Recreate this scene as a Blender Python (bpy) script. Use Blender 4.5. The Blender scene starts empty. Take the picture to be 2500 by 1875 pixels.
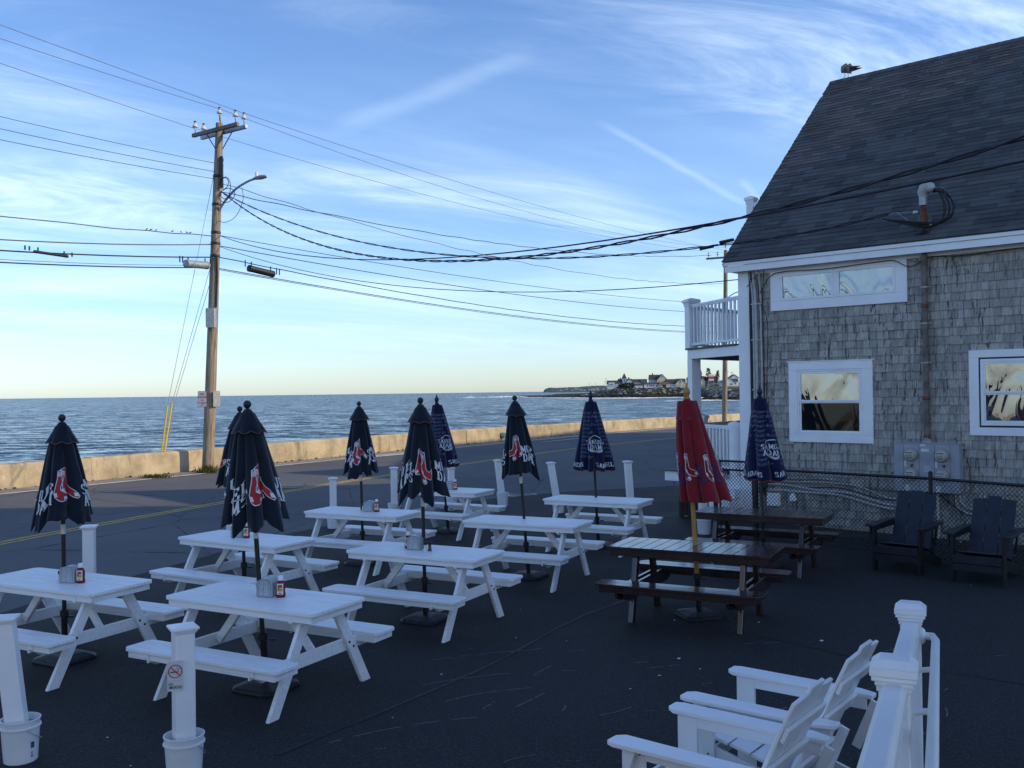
import bpy, bmesh, math, random
from mathutils import Vector, Matrix, noise
rnd = random.Random(7)
R = math.radians
PI = math.pi
scn = bpy.context.scene
COL = scn.collection

# ------------------------------------------------------------------ camera
cam_d = bpy.data.cameras.new('camera')
cam = bpy.data.objects.new('camera', cam_d)
COL.objects.link(cam)
cam_d.sensor_width = 36.0
cam_d.lens = 2320.0 / 2500.0 * 36.0
cam_d.clip_start = 0.05
cam_d.clip_end = 30000.0
_p, _r = 0.0082, -0.013
_eu = Vector((0, -math.sin(_p), math.cos(_p)))
_fw = Vector((0, math.cos(_p), math.sin(_p)))
_rt = Vector((1, 0, 0)) * math.cos(_r) + _eu * math.sin(_r)
_up = Vector((-1, 0, 0)) * math.sin(_r) + _eu * math.cos(_r)
cam.matrix_world = Matrix(((_rt.x, _up.x, -_fw.x, 0.0), (_rt.y, _up.y, -_fw.y, 0.0),
                           (_rt.z, _up.z, -_fw.z, 2.43), (0, 0, 0, 1)))
scn.camera = cam

# ------------------------------------------------------------------ sun, sky, exposure
SUN_EL, SUN_AZ = 27.5, 11.0            # elevation; degrees from +x towards -y
sun_dir = Vector((math.cos(R(SUN_EL)) * math.cos(R(SUN_AZ)), -math.cos(R(SUN_EL)) * math.sin(R(SUN_AZ)), math.sin(R(SUN_EL))))
sl = bpy.data.lights.new('sun', 'SUN')
sl.energy = 1.8
sl.angle = R(0.53)
sl.color = (1.0, 0.79, 0.50)
so = bpy.data.objects.new('sun', sl)
COL.objects.link(so)
so.rotation_euler = sun_dir.to_track_quat('Z', 'Y').to_euler()
so.location = (30, -6, 30)

world = bpy.data.worlds.new('World')
scn.world = world
world.use_nodes = True
wn, wl = world.node_tree.nodes, world.node_tree.links
wn.clear()
def wnode(t, **kw):
    n = wn.new(t)
    for k, v in kw.items():
        setattr(n, k, v)
    return n
def wmath(op, a, b=None, c=None, clamp=False):
    n = wn.new('ShaderNodeMath'); n.operation = op; n.use_clamp = clamp
    for i, x in enumerate((a, b, c)):
        if x is None: continue
        if isinstance(x, (int, float)): n.inputs[i].default_value = x
        else: wl.new(x, n.inputs[i])
    return n.outputs[0]
SKY_STRENGTH = 0.135
sky = wnode('ShaderNodeTexSky', sky_type='NISHITA', sun_disc=False)
sky.sun_elevation = R(SUN_EL)
sky.sun_rotation = R(90 + SUN_AZ)
sky.air_density = 1.0
sky.dust_density = 0.35
sky.ozone_density = 2.2
geo = wnode('ShaderNodeTexCoord')
sep = wnode('ShaderNodeSeparateXYZ')
wl.new(geo.outputs['Generated'], sep.inputs[0])
dx, dy, dz = sep.outputs
den = wmath('ADD', wmath('MAXIMUM', dz, 0.0), 0.09)
px, py = wmath('DIVIDE', dx, den), wmath('DIVIDE', dy, den)
comb = wnode('ShaderNodeCombineXYZ')
# cloud plane coordinates, rotated so that streaks run from near left to far right
ca, sa = math.cos(R(28)), math.sin(R(28))
u_ = wmath('ADD', wmath('MULTIPLY', px, ca), wmath('MULTIPLY', py, sa))
v_ = wmath('SUBTRACT', wmath('MULTIPLY', py, ca), wmath('MULTIPLY', px, sa))
wl.new(wmath('MULTIPLY', u_, 0.42), comb.inputs[0])
wl.new(wmath('MULTIPLY', v_, 1.05), comb.inputs[1])
def wnoise(scale, detail, rough, dist, loc):
    mp = wnode('ShaderNodeMapping'); wl.new(comb.outputs[0], mp.inputs[0])
    mp.inputs['Location'].default_value = loc
    n = wnode('ShaderNodeTexNoise'); wl.new(mp.outputs[0], n.inputs['Vector'])
    n.inputs['Scale'].default_value = scale; n.inputs['Detail'].default_value = detail
    n.inputs['Roughness'].default_value = rough; n.inputs['Distortion'].default_value = dist
    return n.outputs[0]
def wramp(x, lo, hi):
    m = wnode('ShaderNodeMapRange', interpolation_type='SMOOTHSTEP')
    wl.new(x, m.inputs[0]); m.inputs[1].default_value = lo; m.inputs[2].default_value = hi
    return m.outputs[0]
c_big = wramp(wnoise(0.55, 3, 0.5, 0.4, (3.1, 1.7, 0)), 0.40, 0.72)
c_fine = wramp(wnoise(1.7, 9, 0.66, 1.3, (0.3, 5.2, 0)), 0.36, 0.82)
c_veil = wramp(wnoise(0.9, 5, 0.6, 0.6, (7.3, 2.2, 0)), 0.30, 0.85)
low = wramp(dz, 0.40, 0.02)
cl = wmath('MULTIPLY', c_big, c_fine)
cl = wmath('ADD', wmath('MULTIPLY', cl, 0.75), wmath('MULTIPLY', wmath('MULTIPLY', c_veil, low), 0.42))
# a contrail: thin band round a great circle
def contrail(a, b, width, strength):
    a = Vector(a).normalized(); b = Vector(b).normalized()
    n = a.cross(b).normalized(); t = (b - a).normalized(); mid = (a + b).normalized()
    half = (b - a).length / 2
    d = wnode('ShaderNodeVectorMath', operation='DOT_PRODUCT'); wl.new(geo.outputs['Generated'], d.inputs[0]); d.inputs[1].default_value = n
    e = wnode('ShaderNodeVectorMath', operation='DOT_PRODUCT'); wl.new(geo.outputs['Generated'], e.inputs[0]); e.inputs[1].default_value = t
    off = float(mid.dot(t))
    across = wramp(wmath('ABSOLUTE', wmath('ADD', d.outputs['Value'], wmath('MULTIPLY', wmath('SUBTRACT', wnoise(6, 3, .5, 0, (0, 0, 0)), 0.5), width * 0.8))), width, 0.0)
    along = wramp(wmath('ABSOLUTE', wmath('SUBTRACT', e.outputs['Value'], off)), half, half * 0.55)
    return wmath('MULTIPLY', wmath('MULTIPLY', across, along), strength)
cl = wmath('ADD', cl, contrail((0.085, 1, 0.29), (0.265, 1, 0.185), 0.0058, 0.11))
cl = wmath('ADD', cl, contrail((0.04, 1, 0.36), (-0.20, 1, 0.275), 0.014, 0.09))
cl = wmath('ADD', cl, contrail((0.24, 1, 0.225), (0.29, 1, 0.17), 0.0055, 0.10))
cl = wmath('MULTIPLY', wmath('MINIMUM', cl, 0.85), wramp(dz, 0.015, 0.11))
mixc = wnode('ShaderNodeMix', data_type='RGBA', blend_type='MIX')
tint = wnode('ShaderNodeMix', data_type='RGBA', blend_type='MULTIPLY')
tint.inputs[0].default_value = 1.0; wl.new(sky.outputs[0], tint.inputs[6]); tg = wnode('ShaderNodeMix', data_type='RGBA'); wl.new(wramp(dz, -0.02, 0.30), tg.inputs[0])
tg.inputs[6].default_value = (0.45, 0.53, 0.69, 1); tg.inputs[7].default_value = (0.45, 0.55, 0.70, 1); wl.new(tg.outputs[2], tint.inputs[7])
wl.new(cl, mixc.inputs[0]); wl.new(tint.outputs[2], mixc.inputs[6])
mixc.inputs[7].default_value = (4.3, 5.0, 5.6, 1)
bg = wnode('ShaderNodeBackground')
bg.inputs[1].default_value = SKY_STRENGTH
wl.new(mixc.outputs[2], bg.inputs[0])
wo = wnode('ShaderNodeOutputWorld')
wl.new(bg.outputs[0], wo.inputs[0])

vs = scn.view_settings
vs.view_transform = 'Standard'
vs.look = 'None'
vs.gamma = 1.0
vs.use_curve_mapping = False
vs.exposure = 1.2
scn.cycles.max_bounces = 6
scn.cycles.sample_clamp_indirect = 6.0

# ------------------------------------------------------------------ materials
class M:
    """tiny wrapper to write procedural node materials"""
    def __init__(s, name, rough=0.6, metal=0.0, spec=0.5):
        s.m = bpy.data.materials.new(name); s.m.use_nodes = True
        s.n, s.l = s.m.node_tree.nodes, s.m.node_tree.links
        s.b = s.n['Principled BSDF']
        s.b.inputs['Roughness'].default_value = rough
        s.b.inputs['Metallic'].default_value = metal
        s.b.inputs['Specular IOR Level'].default_value = spec
        s.tc = s.n.new('ShaderNodeTexCoord')
    def inp(s, sock, v):
        if isinstance(v, (int, float)): sock.default_value = v
        elif isinstance(v, (tuple, list)): sock.default_value = tuple(v) + ((1,) if len(v) == 3 and sock.type == 'RGBA' else ())
        else: s.l.new(v, sock)
    def vec(s, sx, sy, sz, src='Object', loc=(0, 0, 0), rotz=0):
        if src == 'World':
            g = s.n.new('ShaderNodeNewGeometry'); o = g.outputs['Position']
        else: o = s.tc.outputs[src]
        mp = s.n.new('ShaderNodeMapping'); s.l.new(o, mp.inputs[0])
        mp.inputs['Scale'].default_value = (sx, sy, sz); mp.inputs['Location'].default_value = loc
        mp.inputs['Rotation'].default_value = (0, 0, rotz)
        return mp.outputs[0]
    def noise(s, vec, scale=1.0, detail=4, rough=0.55, dist=0.0):
        n = s.n.new('ShaderNodeTexNoise'); s.l.new(vec, n.inputs['Vector'])
        n.inputs['Scale'].default_value = scale; n.inputs['Detail'].default_value = detail
        n.inputs['Roughness'].default_value = rough; n.inputs['Distortion'].default_value = dist
        return n.outputs[0]
    def voro(s, vec, scale=1.0, feature='F1', out='Distance'):
        n = s.n.new('ShaderNodeTexVoronoi'); n.feature = feature; s.l.new(vec, n.inputs['Vector'])
        n.inputs['Scale'].default_value = scale
        return n.outputs[out]
    def attr(s, name, out='Fac'):
        n = s.n.new('ShaderNodeAttribute'); n.attribute_name = name
        return n.outputs[out]
    def math(s, op, a, b=None, c=None, clamp=False):
        n = s.n.new('ShaderNodeMath'); n.operation = op; n.use_clamp = clamp
        for i, x in enumerate((a, b, c)):
            if x is not None: s.inp(n.inputs[i], x)
        return n.outputs[0]
    def ramp(s, x, lo, hi, a=0.0, b=1.0):
        n = s.n.new('ShaderNodeMapRange'); n.interpolation_type = 'SMOOTHSTEP'
        s.inp(n.inputs[0], x); n.inputs[1].default_value = lo; n.inputs[2].default_value = hi
        n.inputs[3].default_value = a; n.inputs[4].default_value = b
        return n.outputs[0]
    def mix(s, f, a, b, mode='MIX'):
        n = s.n.new('ShaderNodeMix'); n.data_type = 'RGBA'; n.blend_type = mode
        s.inp(n.inputs[0], f); s.inp(n.inputs[6], a); s.inp(n.inputs[7], b)
        return n.outputs[2]
    def color(s, v): s.inp(s.b.inputs['Base Color'], v); return s
    def rough(s, v): s.inp(s.b.inputs['Roughness'], v); return s
    def bump(s, h, strength=0.3, dist=0.01):
        n = s.n.new('ShaderNodeBump'); n.inputs['Strength'].default_value = strength; n.inputs['Distance'].default_value = dist
        s.inp(n.inputs['Height'], h); s.l.new(n.outputs[0], s.b.inputs['Normal']); return s

def simple(name, col, rough=0.6, var=0.12, scale=6.0, metal=0.0, bump=0.0, bscale=60.0, spec=0.5, src='Object'):
    m = M(name, rough, metal, spec)
    v = m.vec(1, 1, 1, src)
    n = m.noise(v, scale, 5, 0.6)
    dark = tuple(c * (1 - var) for c in col); lite = tuple(min(1, c * (1 + var)) for c in col)
    m.color(m.mix(m.ramp(n, 0.3, 0.7), dark, lite))
    m.rough(m.ramp(m.noise(v, scale * 2.3, 3), 0.3, 0.7, max(0.02, rough - 0.07), min(1, rough + 0.07)))
    if bump: m.bump(m.noise(v, bscale, 4), bump, 0.004)
    return m.m

def mk_board_white():
    m = M('white_board', 0.42)
    g = m.noise(m.vec(2.2, 46, 46), 1.0, 5, 0.6, 0.3)
    wear = m.noise(m.vec(1, 1, 1, 'World'), 2.3, 6, 0.65)
    c = m.mix(m.ramp(g, 0.35, 0.75), (0.93, 0.93, 0.93), (0.77, 0.78, 0.79))
    c = m.mix(m.math('MULTIPLY', m.ramp(wear, 0.5, 0.8), 0.35), c, (0.68, 0.69, 0.71))
    m.color(c); m.rough(m.ramp(g, 0.3, 0.8, 0.38, 0.6)); m.bump(g, 0.25, 0.003)
    return m.m
def mk_brown():
    m = M('brown_board', 0.2, spec=0.85)
    g = m.noise(m.vec(30, 3.0, 30), 1.0, 5, 0.6, 0.2)
    w = m.noise(m.vec(1, 1, 1, 'World'), 5, 5, 0.6)
    c = m.mix(m.ramp(g, 0.3, 0.7), (0.036, 0.021, 0.020), (0.048, 0.028, 0.026))
    m.color(c)
    m.rough(m.ramp(w, 0.35, 0.75, 0.11, 0.20)); m.bump(g, 0.04, 0.001)
    return m.m
def mk_lot():
    m = M('lot_asphalt', 0.85, spec=0.25)
    v = m.vec(1, 1, 1, 'World')
    big = m.noise(v, 0.45, 5, 0.6)
    fine = m.noise(v, 55, 4, 0.8)
    vo = m.voro(v, 42)
    c = m.mix(m.ramp(big, 0.3, 0.75), (0.0165, 0.0165, 0.0175), (0.029, 0.029, 0.030))
    c = m.mix(m.ramp(fine, 0.50, 0.72), c, (0.075, 0.078, 0.082))
    c = m.mix(m.ramp(fine, 0.46, 0.34), c, (0.008, 0.009, 0.011))
    sp = m.ramp(m.voro(v, 14), 0.055, 0.02)
    sparse = m.ramp(m.noise(v, 1.1, 3, .6), 0.5, 0.66)
    c = m.mix(m.math('MULTIPLY', sp, sparse), c, (0.30, 0.31, 0.32))
    # chalky scuffs: short scratches in two directions
    s1 = m.noise(m.vec(0.9, 26, 1, 'World', (0, 0, 0), R(-32)), 1.0, 3, 0.6, 0.4)
    s2 = m.noise(m.vec(1.1, 22, 1, 'World', (4, 9, 0), R(24)), 1.0, 3, 0.6, 0.3)
    area = m.ramp(m.noise(m.vec(1, 1, 1, 'World', (2, 1, 0)), 0.42, 2, .5), 0.50, 0.68)
    sc = m.math('MULTIPLY', m.math('ADD', m.ramp(s1, 0.73, 0.80), m.ramp(s2, 0.74, 0.81)), area)
    c = m.mix(m.math('MULTIPLY', sc, 0.4, clamp=True), c, (0.16, 0.165, 0.17))
    # darker sealer seams
    seam = m.ramp(m.noise(m.vec(0.25, 2.2, 1, 'World', (0, 0, 0), R(38)), 1.0, 3, 0.5, 0.4), 0.62, 0.70)
    c = m.mix(m.math('MULTIPLY', seam, 0.35), c, (0.008, 0.009, 0.011))
    m.color(c)
    m.rough(m.ramp(big, 0.3, 0.7, 0.72, 0.9))
    m.bump(m.math('ADD', fine, m.math('MULTIPLY', vo, 0.6)), 0.5, 0.006)
    return m.m
def mk_road():
    m = M('road_asphalt', 0.88, spec=0.3)
    v = m.vec(1, 1, 1, 'World')
    big = m.noise(v, 0.22, 6, 0.6)
    fine = m.noise(v, 75, 3, 0.75)
    c = m.mix(m.ramp(big, 0.3, 0.75), (0.085, 0.087, 0.092), (0.125, 0.127, 0.13))
    c = m.mix(m.ramp(fine, 0.5, 0.8), c, (0.17, 0.17, 0.17))
    cr = m.voro(m.vec(0.35, 0.18, 1, 'World', (0, 0, 0), R(-30)), 1.0, 'DISTANCE_TO_EDGE')
    wob = m.noise(v, 1.7, 4, .6)
    c = m.mix(m.math('MULTIPLY', m.ramp(m.math('ADD', cr, m.math('MULTIPLY', wob, 0.03)), 0.0215, 0.014), 0.8), c, (0.02, 0.02, 0.022))
    c = m.mix(m.ramp(m.noise(m.vec(1.5, .25, 1, 'World', (0, 0, 0), R(-30)), 1, 4, .6), .55, .8, 0, .35), c, (0.05, 0.051, 0.055))
    m.color(c); m.bump(fine, 0.5, 0.006)
    return m.m
def mk_concrete(name, c1, c2, stain):
    m = M(name, 0.85, spec=0.3)
    v = m.vec(1, 1, 1, 'World')
    a = m.noise(v, 1.3, 7, 0.65)
    b = m.noise(v, 9, 6, 0.7)
    st = m.noise(m.vec(3, 3, 0.7, 'World'), 1.0, 5, 0.65, 0.5)
    c = m.mix(m.ramp(a, 0.3, 0.7), c1, c2)
    c = m.mix(m.ramp(st, 0.52, 0.72, 0, .75), c, stain)
    c = m.mix(m.ramp(b, 0.60, 0.70, 0, .75), c, (0.70, 0.65, 0.54))
    m.color(c); m.bump(m.math('ADD', a, m.math('MULTIPLY', b, .5)), 0.6, 0.03)
    return m.m
def mk_shingle(name, c1, c2, dark, streak=0.75):
    m = M(name, 0.82, spec=0.3)
    tone = m.attr('tone')
    v = m.vec(1, 1, 1, 'World')
    g = m.noise(m.vec(34, 34, 3.2, 'World'), 1.0, 5, 0.65, 0.2)
    s = m.noise(m.vec(21, 21, 2.2, 'World', (3, 3, 1)), 1.0, 4, 0.7, 0.3)
    patch = m.noise(v, 0.9, 3, 0.5)
    c = m.mix(tone, c1, c2)
    c = m.mix(m.ramp(g, 0.35, 0.75, 0, 0.5), c, dark)
    c = m.mix(m.math('MULTIPLY', m.ramp(s, 0.54, 0.62), m.ramp(patch, 0.3, 0.6, streak * 0.6, streak)), c, dark)
    m.color(c); m.bump(g, 0.4, 0.004)
    return m.m
def mk_roof():
    m = M('roof_shingle', 0.92, spec=0.25)
    tone = m.attr('tone')
    v = m.vec(1, 1, 1, 'World')
    c = m.mix(tone, (0.060, 0.060, 0.062), (0.115, 0.114, 0.114))
    c = m.mix(m.ramp(m.noise(v, 260, 2, .7), 0.45, 0.75, 0, .45), c, (0.09, 0.09, 0.095))
    c = m.mix(m.ramp(m.noise(v, 1.1, 5, .6), 0.5, 0.75, 0, .4), c, (0.026, 0.026, 0.03))
    m.color(c); m.bump(m.noise(v, 240, 2, .7), 0.5, 0.003)
    return m.m
def mk_cloth(name, col, var=0.25, fuzz=0.25):
    m = M(name, 0.9, spec=0.2)
    v = m.vec(1, 1, 1)
    w = m.noise(v, 3.5, 5, .6)
    c = m.mix(m.ramp(w, 0.3, 0.7), tuple(x * (1 - var) for x in col), tuple(min(1, x * (1 + var)) for x in col))
    m.color(c)
    m.b.inputs['Sheen Weight'].default_value = fuzz
    m.b.inputs['Sheen Roughness'].default_value = 0.5
    m.bump(m.math('ADD', m.noise(v, 7, 4, .5), m.math('MULTIPLY', m.noise(v, 300, 2, .5), .05)), 0.35, 0.02)
    return m.m
def mk_pole():
    m = M('pole_wood', 0.85, spec=0.3)
    g = m.noise(m.vec(26, 26, 1.1, 'World'), 1.0, 6, 0.7, 0.4)
    a = m.noise(m.vec(2, 2, .8, 'World'), 1, 5, .6)
    c = m.mix(m.ramp(g, 0.35, 0.7), (0.36, 0.30, 0.23), (0.11, 0.085, 0.065))
    c = m.mix(m.ramp(a, 0.5, 0.8, 0, .6), c, (0.30, 0.28, 0.25))
    m.color(c); m.bump(g, 0.7, 0.015)
    return m.m
def mk_sea():
    m = M('sea_water', 0.2, spec=0.5)
    def cn(vec, detail, rough, dist):
        n = m.n.new('ShaderNodeTexNoise'); m.l.new(vec, n.inputs['Vector']); n.inputs['Scale'].default_value = 1.0
        n.inputs['Detail'].default_value = detail; n.inputs['Roughness'].default_value = rough; n.inputs['Distortion'].default_value = dist
        return n.outputs['Color'], n.outputs[0]
    c1, w1 = cn(m.vec(0.13, 0.36, 1, 'World', (0, 0, 0), R(12)), 5, 0.65, 0.5)
    c2, w2 = cn(m.vec(0.8, 1.9, 1, 'World', (0, 0, 0), R(-10)), 4, 0.6, 0.4)
    c3, w3 = cn(m.vec(0.03, 0.10, 1, 'World', (0, 0, 0), R(6)), 3, 0.5, 0.3)
    def vm(op, a, b):
        n = m.n.new('ShaderNodeVectorMath'); n.operation = op
        for k, x in enumerate((a, b)):
            if isinstance(x, tuple): n.inputs[k].default_value = x
            else: m.l.new(x, n.inputs[k])
        return n.outputs[0]
    half = (0.5, 0.5, 0.5)
    sl_ = vm('ADD', vm('MULTIPLY', vm('SUBTRACT', c1, half), (1.1, 1.9, 0)), vm('MULTIPLY', vm('SUBTRACT', c2, half), (0.7, 1.3, 0)))
    sl_ = vm('ADD', sl_, vm('MULTIPLY', vm('SUBTRACT', c3, half), (0.2, 0.4, 0)))
    nrm_ = m.n.new('ShaderNodeVectorMath'); nrm_.operation = 'NORMALIZE'; m.l.new(vm('ADD', sl_, (0, -0.17, 1.0)), nrm_.inputs[0])
    m.l.new(nrm_.outputs[0], m.b.inputs['Normal'])
    patch = m.noise(m.vec(0.010, 0.03, 1, 'World'), 1.0, 5, 0.6, 0.5)
    c = m.mix(m.ramp(patch, 0.35, 0.7), (0.006, 0.024, 0.036), (0.016, 0.046, 0.056))
    crest = m.math('ADD', m.math('MULTIPLY', w1, 0.6), m.math('MULTIPLY', w2, 0.4))
    c = m.mix(m.ramp(crest, 0.5, 0.72, 0, .6), c, (0.06, 0.12, 0.13))
    sp = m.n.new('ShaderNodeSeparateXYZ'); g = m.n.new('ShaderNodeNewGeometry'); m.l.new(g.outputs['Position'], sp.inputs[0])
    ratio = m.math('DIVIDE', sp.outputs[0], m.math('MAXIMUM', sp.outputs[1], 1.0))
    shore = m.ramp(ratio, -0.05, 0.12)
    foamn = m.noise(m.vec(0.02, 0.16, 1, 'World'), 1.0, 7, 0.72, 0.8)
    thr = m.ramp(m.math('ADD', foamn, m.math('MULTIPLY', shore, 0.075)), 0.69, 0.76)
    cap = m.ramp(crest, 0.66, 0.72)
    foam = m.math('MULTIPLY', m.math('MAXIMUM', thr, m.math('MULTIPLY', cap, 0.2)), 0.8)
    c = m.mix(foam, c, (0.55, 0.58, 0.60))
    m.color(c)
    m.rough(m.math('ADD', m.math('MULTIPLY', foam, 0.6), 0.16))
    return m.m
def mk_rock(name, a, b, s=0.35):
    m = M(name, 0.9, spec=0.3)
    v = m.vec(1, 1, 1, 'World')
    c = m.mix(m.attr('tone'), a, b)
    c = m.mix(m.ramp(m.noise(v, s, 5, .7), .4, .65), c, tuple(x * .5 for x in a))
    m.color(c)
    return m.m
def mk_leaf(name, a, b, sc=2.0):
    m = M(name, 0.75, spec=0.25)
    m.color(m.mix(m.ramp(m.noise(m.vec(1, 1, 1, 'World'), sc, 4, .6), .35, .65), a, b))
    return m.m
def mk_glass(name, tint, wav=1.0, sc=(2.2, 2.2, 1.1)):
    m = M(name, 0.015, spec=1.0)
    m.color(tint)
    m.b.inputs['Metallic'].default_value = 0.0
    m.b.inputs['IOR'].default_value = 2.2
    h = m.noise(m.vec(sc[0], sc[1], sc[2], 'World'), 1.0, 1.5, 0.4, 1.2)
    m.bump(h, 1.0, 0.022 * wav)
    return m.m
def mk_screen_glass():
    m = mk_glass('insect_screen_glass', (0.010, 0.011, 0.013), 0.5)
    m.node_tree.nodes['Principled BSDF'].inputs['IOR'].default_value = 1.28
    return m

def mk_vinyl():
    m = M('white_vinyl', 0.36)
    v = m.vec(1, 1, 1, 'World')
    m.color(m.mix(m.ramp(m.noise(v, 2.0, 4, .6), .3, .75, 0, 1), (0.92, 0.92, 0.925), (0.84, 0.845, 0.85)))
    return m.m
WB = mk_board_white(); BR = mk_brown(); LOT = mk_lot(); ROAD = mk_road()
CONC = mk_concrete('seawall_concrete', (0.50, 0.42, 0.29), (0.30, 0.25, 0.175), (0.13, 0.11, 0.085))
VERGE = mk_concrete('gutter_gravel', (0.30, 0.27, 0.22), (0.20, 0.185, 0.16), (0.12, 0.11, 0.10))
SHG = mk_shingle('wall_shingle', (0.34, 0.325, 0.295), (0.52, 0.49, 0.44), (0.075, 0.070, 0.068), 0.9)
SHT = mk_shingle('wall_shingle_new', (0.36, 0.32, 0.26), (0.50, 0.45, 0.37), (0.12, 0.10, 0.08), 0.2)
ROOF = mk_roof()
NAVY = mk_cloth('navy_cloth', (0.0065, 0.0115, 0.021))
BLUE = mk_cloth('blue_cloth', (0.005, 0.007, 0.042))
RED = mk_cloth('red_cloth', (0.21, 0.011, 0.020), 0.12)
SEAM = simple('seam_thread', (0.30, 0.12, 0.12), 0.8)
POLEW = mk_pole(); SEA = mk_sea()
VINYL = mk_vinyl()
TRIM = simple('white_trim_paint', (0.89, 0.90, 0.92), 0.5, 0.05, 2.0, bump=0.1, bscale=30)
BUCKET = simple('white_bucket_plastic', (0.76, 0.77, 0.78), 0.4, 0.05, 5.0)
BLACK = simple('black_metal', (0.010, 0.010, 0.011), 0.4, 0.2, 8.0)
BLACKP = simple('black_plastic', (0.012, 0.012, 0.014), 0.5, 0.2, 8.0)
BOLT = simple('dark_bolt', (0.02, 0.02, 0.022), 0.4, 0.2, 8.0, metal=0.6)
WHITEP = simple('white_print', (0.70, 0.72, 0.75), 0.7, 0.05, 8.0)
SCRIPTP = simple('pale_blue_print', (0.16, 0.19, 0.30), 0.7, 0.3, 30.0)
REDP = simple('red_print', (0.42, 0.018, 0.022), 0.75, 0.1, 8.0)
BLUEP = simple('dark_blue_print', (0.05, 0.02, 0.09), 0.8, 0.3, 8.0)
ORANGEC = simple('orange_lining', (0.32, 0.045, 0.03), 0.85, 0.1, 8.0)
WOODY = simple('honey_wood', (0.42, 0.22, 0.055), 0.4, 0.15, 7.0)
NAVYB = simple('dark_navy_board', (0.010, 0.015, 0.026), 0.45, 0.2, 9.0)
NAVYL = simple('black_board', (0.010, 0.011, 0.014), 0.4, 0.2, 9.0)
STEELG = simple('grey_meter_steel', (0.34, 0.37, 0.41), 0.5, 0.08, 3.0)
GALV = simple('galvanised_metal', (0.36, 0.38, 0.40), 0.45, 0.2, 12.0, metal=0.4)
CONDUIT = simple('grey_conduit_plastic', (0.46, 0.46, 0.44), 0.6, 0.15, 6.0)
RUST = simple('rusty_steel', (0.16, 0.055, 0.03), 0.8, 0.4, 14.0, bump=0.3)
OLDPIPE = simple('weathered_pipe', (0.16, 0.13, 0.11), 0.7, 0.35, 7.0, bump=0.2)
CABLE = simple('black_cable', (0.012, 0.012, 0.013), 0.6, 0.2, 8.0)
CABLEG = simple('grey_cable', (0.10, 0.10, 0.10), 0.5, 0.2, 8.0)
YELLOW = simple('yellow_guard_plastic', (0.75, 0.52, 0.06), 0.5, 0.08, 3.0)
PORC = simple('porcelain', (0.62, 0.60, 0.57), 0.25, 0.1, 5.0)
SIGNW = simple('sign_white', (0.66, 0.66, 0.66), 0.45, 0.06, 5.0)
SIGNR = simple('sign_red', (0.55, 0.03, 0.035), 0.5, 0.1, 5.0)
SIGNK = simple('sign_black', (0.015, 0.015, 0.02), 0.5, 0.1, 5.0)
PAINTW = simple('road_paint_white', (0.66, 0.66, 0.64), 0.8, 0.25, 5.0, src='Object')
PAINTY = simple('road_paint_yellow', (0.55, 0.36, 0.07), 0.8, 0.25, 5.0, src='Object')
METERG = simple('meter_glass', (0.42, 0.42, 0.36), 0.12, 0.08, 20.0)
METERK = simple('meter_dial_print', (0.05, 0.05, 0.045), 0.5, 0.2, 20.0)
GLASSU = mk_glass('window_glass', (0.03, 0.045, 0.045), 1.0)
GLASSD = mk_screen_glass()
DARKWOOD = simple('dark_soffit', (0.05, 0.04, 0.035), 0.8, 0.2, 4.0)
DECKW = simple('weathered_deck_board', (0.10, 0.10, 0.10), 0.8, 0.2, 5.0, bump=0.2)
KETCH = simple('ketchup_red', (0.20, 0.006, 0.008), 0.2, 0.1, 9.0)
LABELW = simple('paper_label', (0.72, 0.70, 0.64), 0.5, 0.04, 9.0)
LABELY = simple('label_yellow', (0.65, 0.35, 0.03), 0.5, 0.1, 30.0)
LABELG = simple('label_green', (0.10, 0.22, 0.05), 0.5, 0.1, 30.0)
NAPK = simple('brushed_dispenser', (0.33, 0.36, 0.40), 0.38, 0.08, 9.0, metal=0.35)
NAPKF = simple('dispenser_face', (0.42, 0.46, 0.48), 0.3, 0.08, 9.0)
SALT = simple('salt_glass', (0.62, 0.66, 0.66), 0.2, 0.06, 20.0)
PEPP = simple('pepper_glass', (0.06, 0.035, 0.025), 0.3, 0.4, 120.0)
CAPBR = simple('dark_shaker_lid', (0.022, 0.008, 0.009), 0.35, 0.2, 20.0)
ROCKA = mk_rock('armour_stone', (0.13, 0.13, 0.14), (0.52, 0.49, 0.45))
ROCKB = mk_rock('wet_weed_rock', (0.055, 0.032, 0.022), (0.13, 0.08, 0.05))
FOAM = simple('sea_foam', (0.78, 0.80, 0.82), 0.9, 0.1, 0.15, src='Object')
GRASS = mk_leaf('coarse_grass', (0.035, 0.055, 0.015), (0.12, 0.12, 0.04), 3)
SHRUB = mk_leaf('dark_shrub', (0.018, 0.028, 0.014), (0.05, 0.055, 0.025), .3)
PINE = mk_leaf('pine_green', (0.016, 0.03, 0.015), (0.045, 0.06, 0.03), .5)
HILL = mk_leaf('wooded_hill', (0.05, 0.075, 0.07), (0.085, 0.10, 0.085), .02)
WALLW = simple('house_white', (0.66, 0.68, 0.70), 0.7, 0.05, .2)
WALLB = simple('house_cream', (0.60, 0.52, 0.40), 0.7, 0.05, .2)
WALLG = simple('house_grey_shingle', (0.24, 0.23, 0.21), 0.8, 0.1, .4)
ROOFD = simple('house_roof_dark', (0.045, 0.045, 0.05), 0.85, 0.15, .4)
ROOFB = simple('house_roof_brown', (0.12, 0.08, 0.06), 0.85, 0.15, .4)
ROOFS = simple('house_roof_slate_blue', (0.14, 0.19, 0.26), 0.7, 0.1, .4)
WINK = simple('house_window_dark', (0.02, 0.025, 0.035), 0.08, 0.2, .4)
BRICKR = simple('chimney_brick', (0.16, 0.07, 0.05), 0.85, 0.2, 2.)
CARP = simple('car_paint_dark', (0.03, 0.035, 0.05), 0.25, 0.1, 1.)
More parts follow.
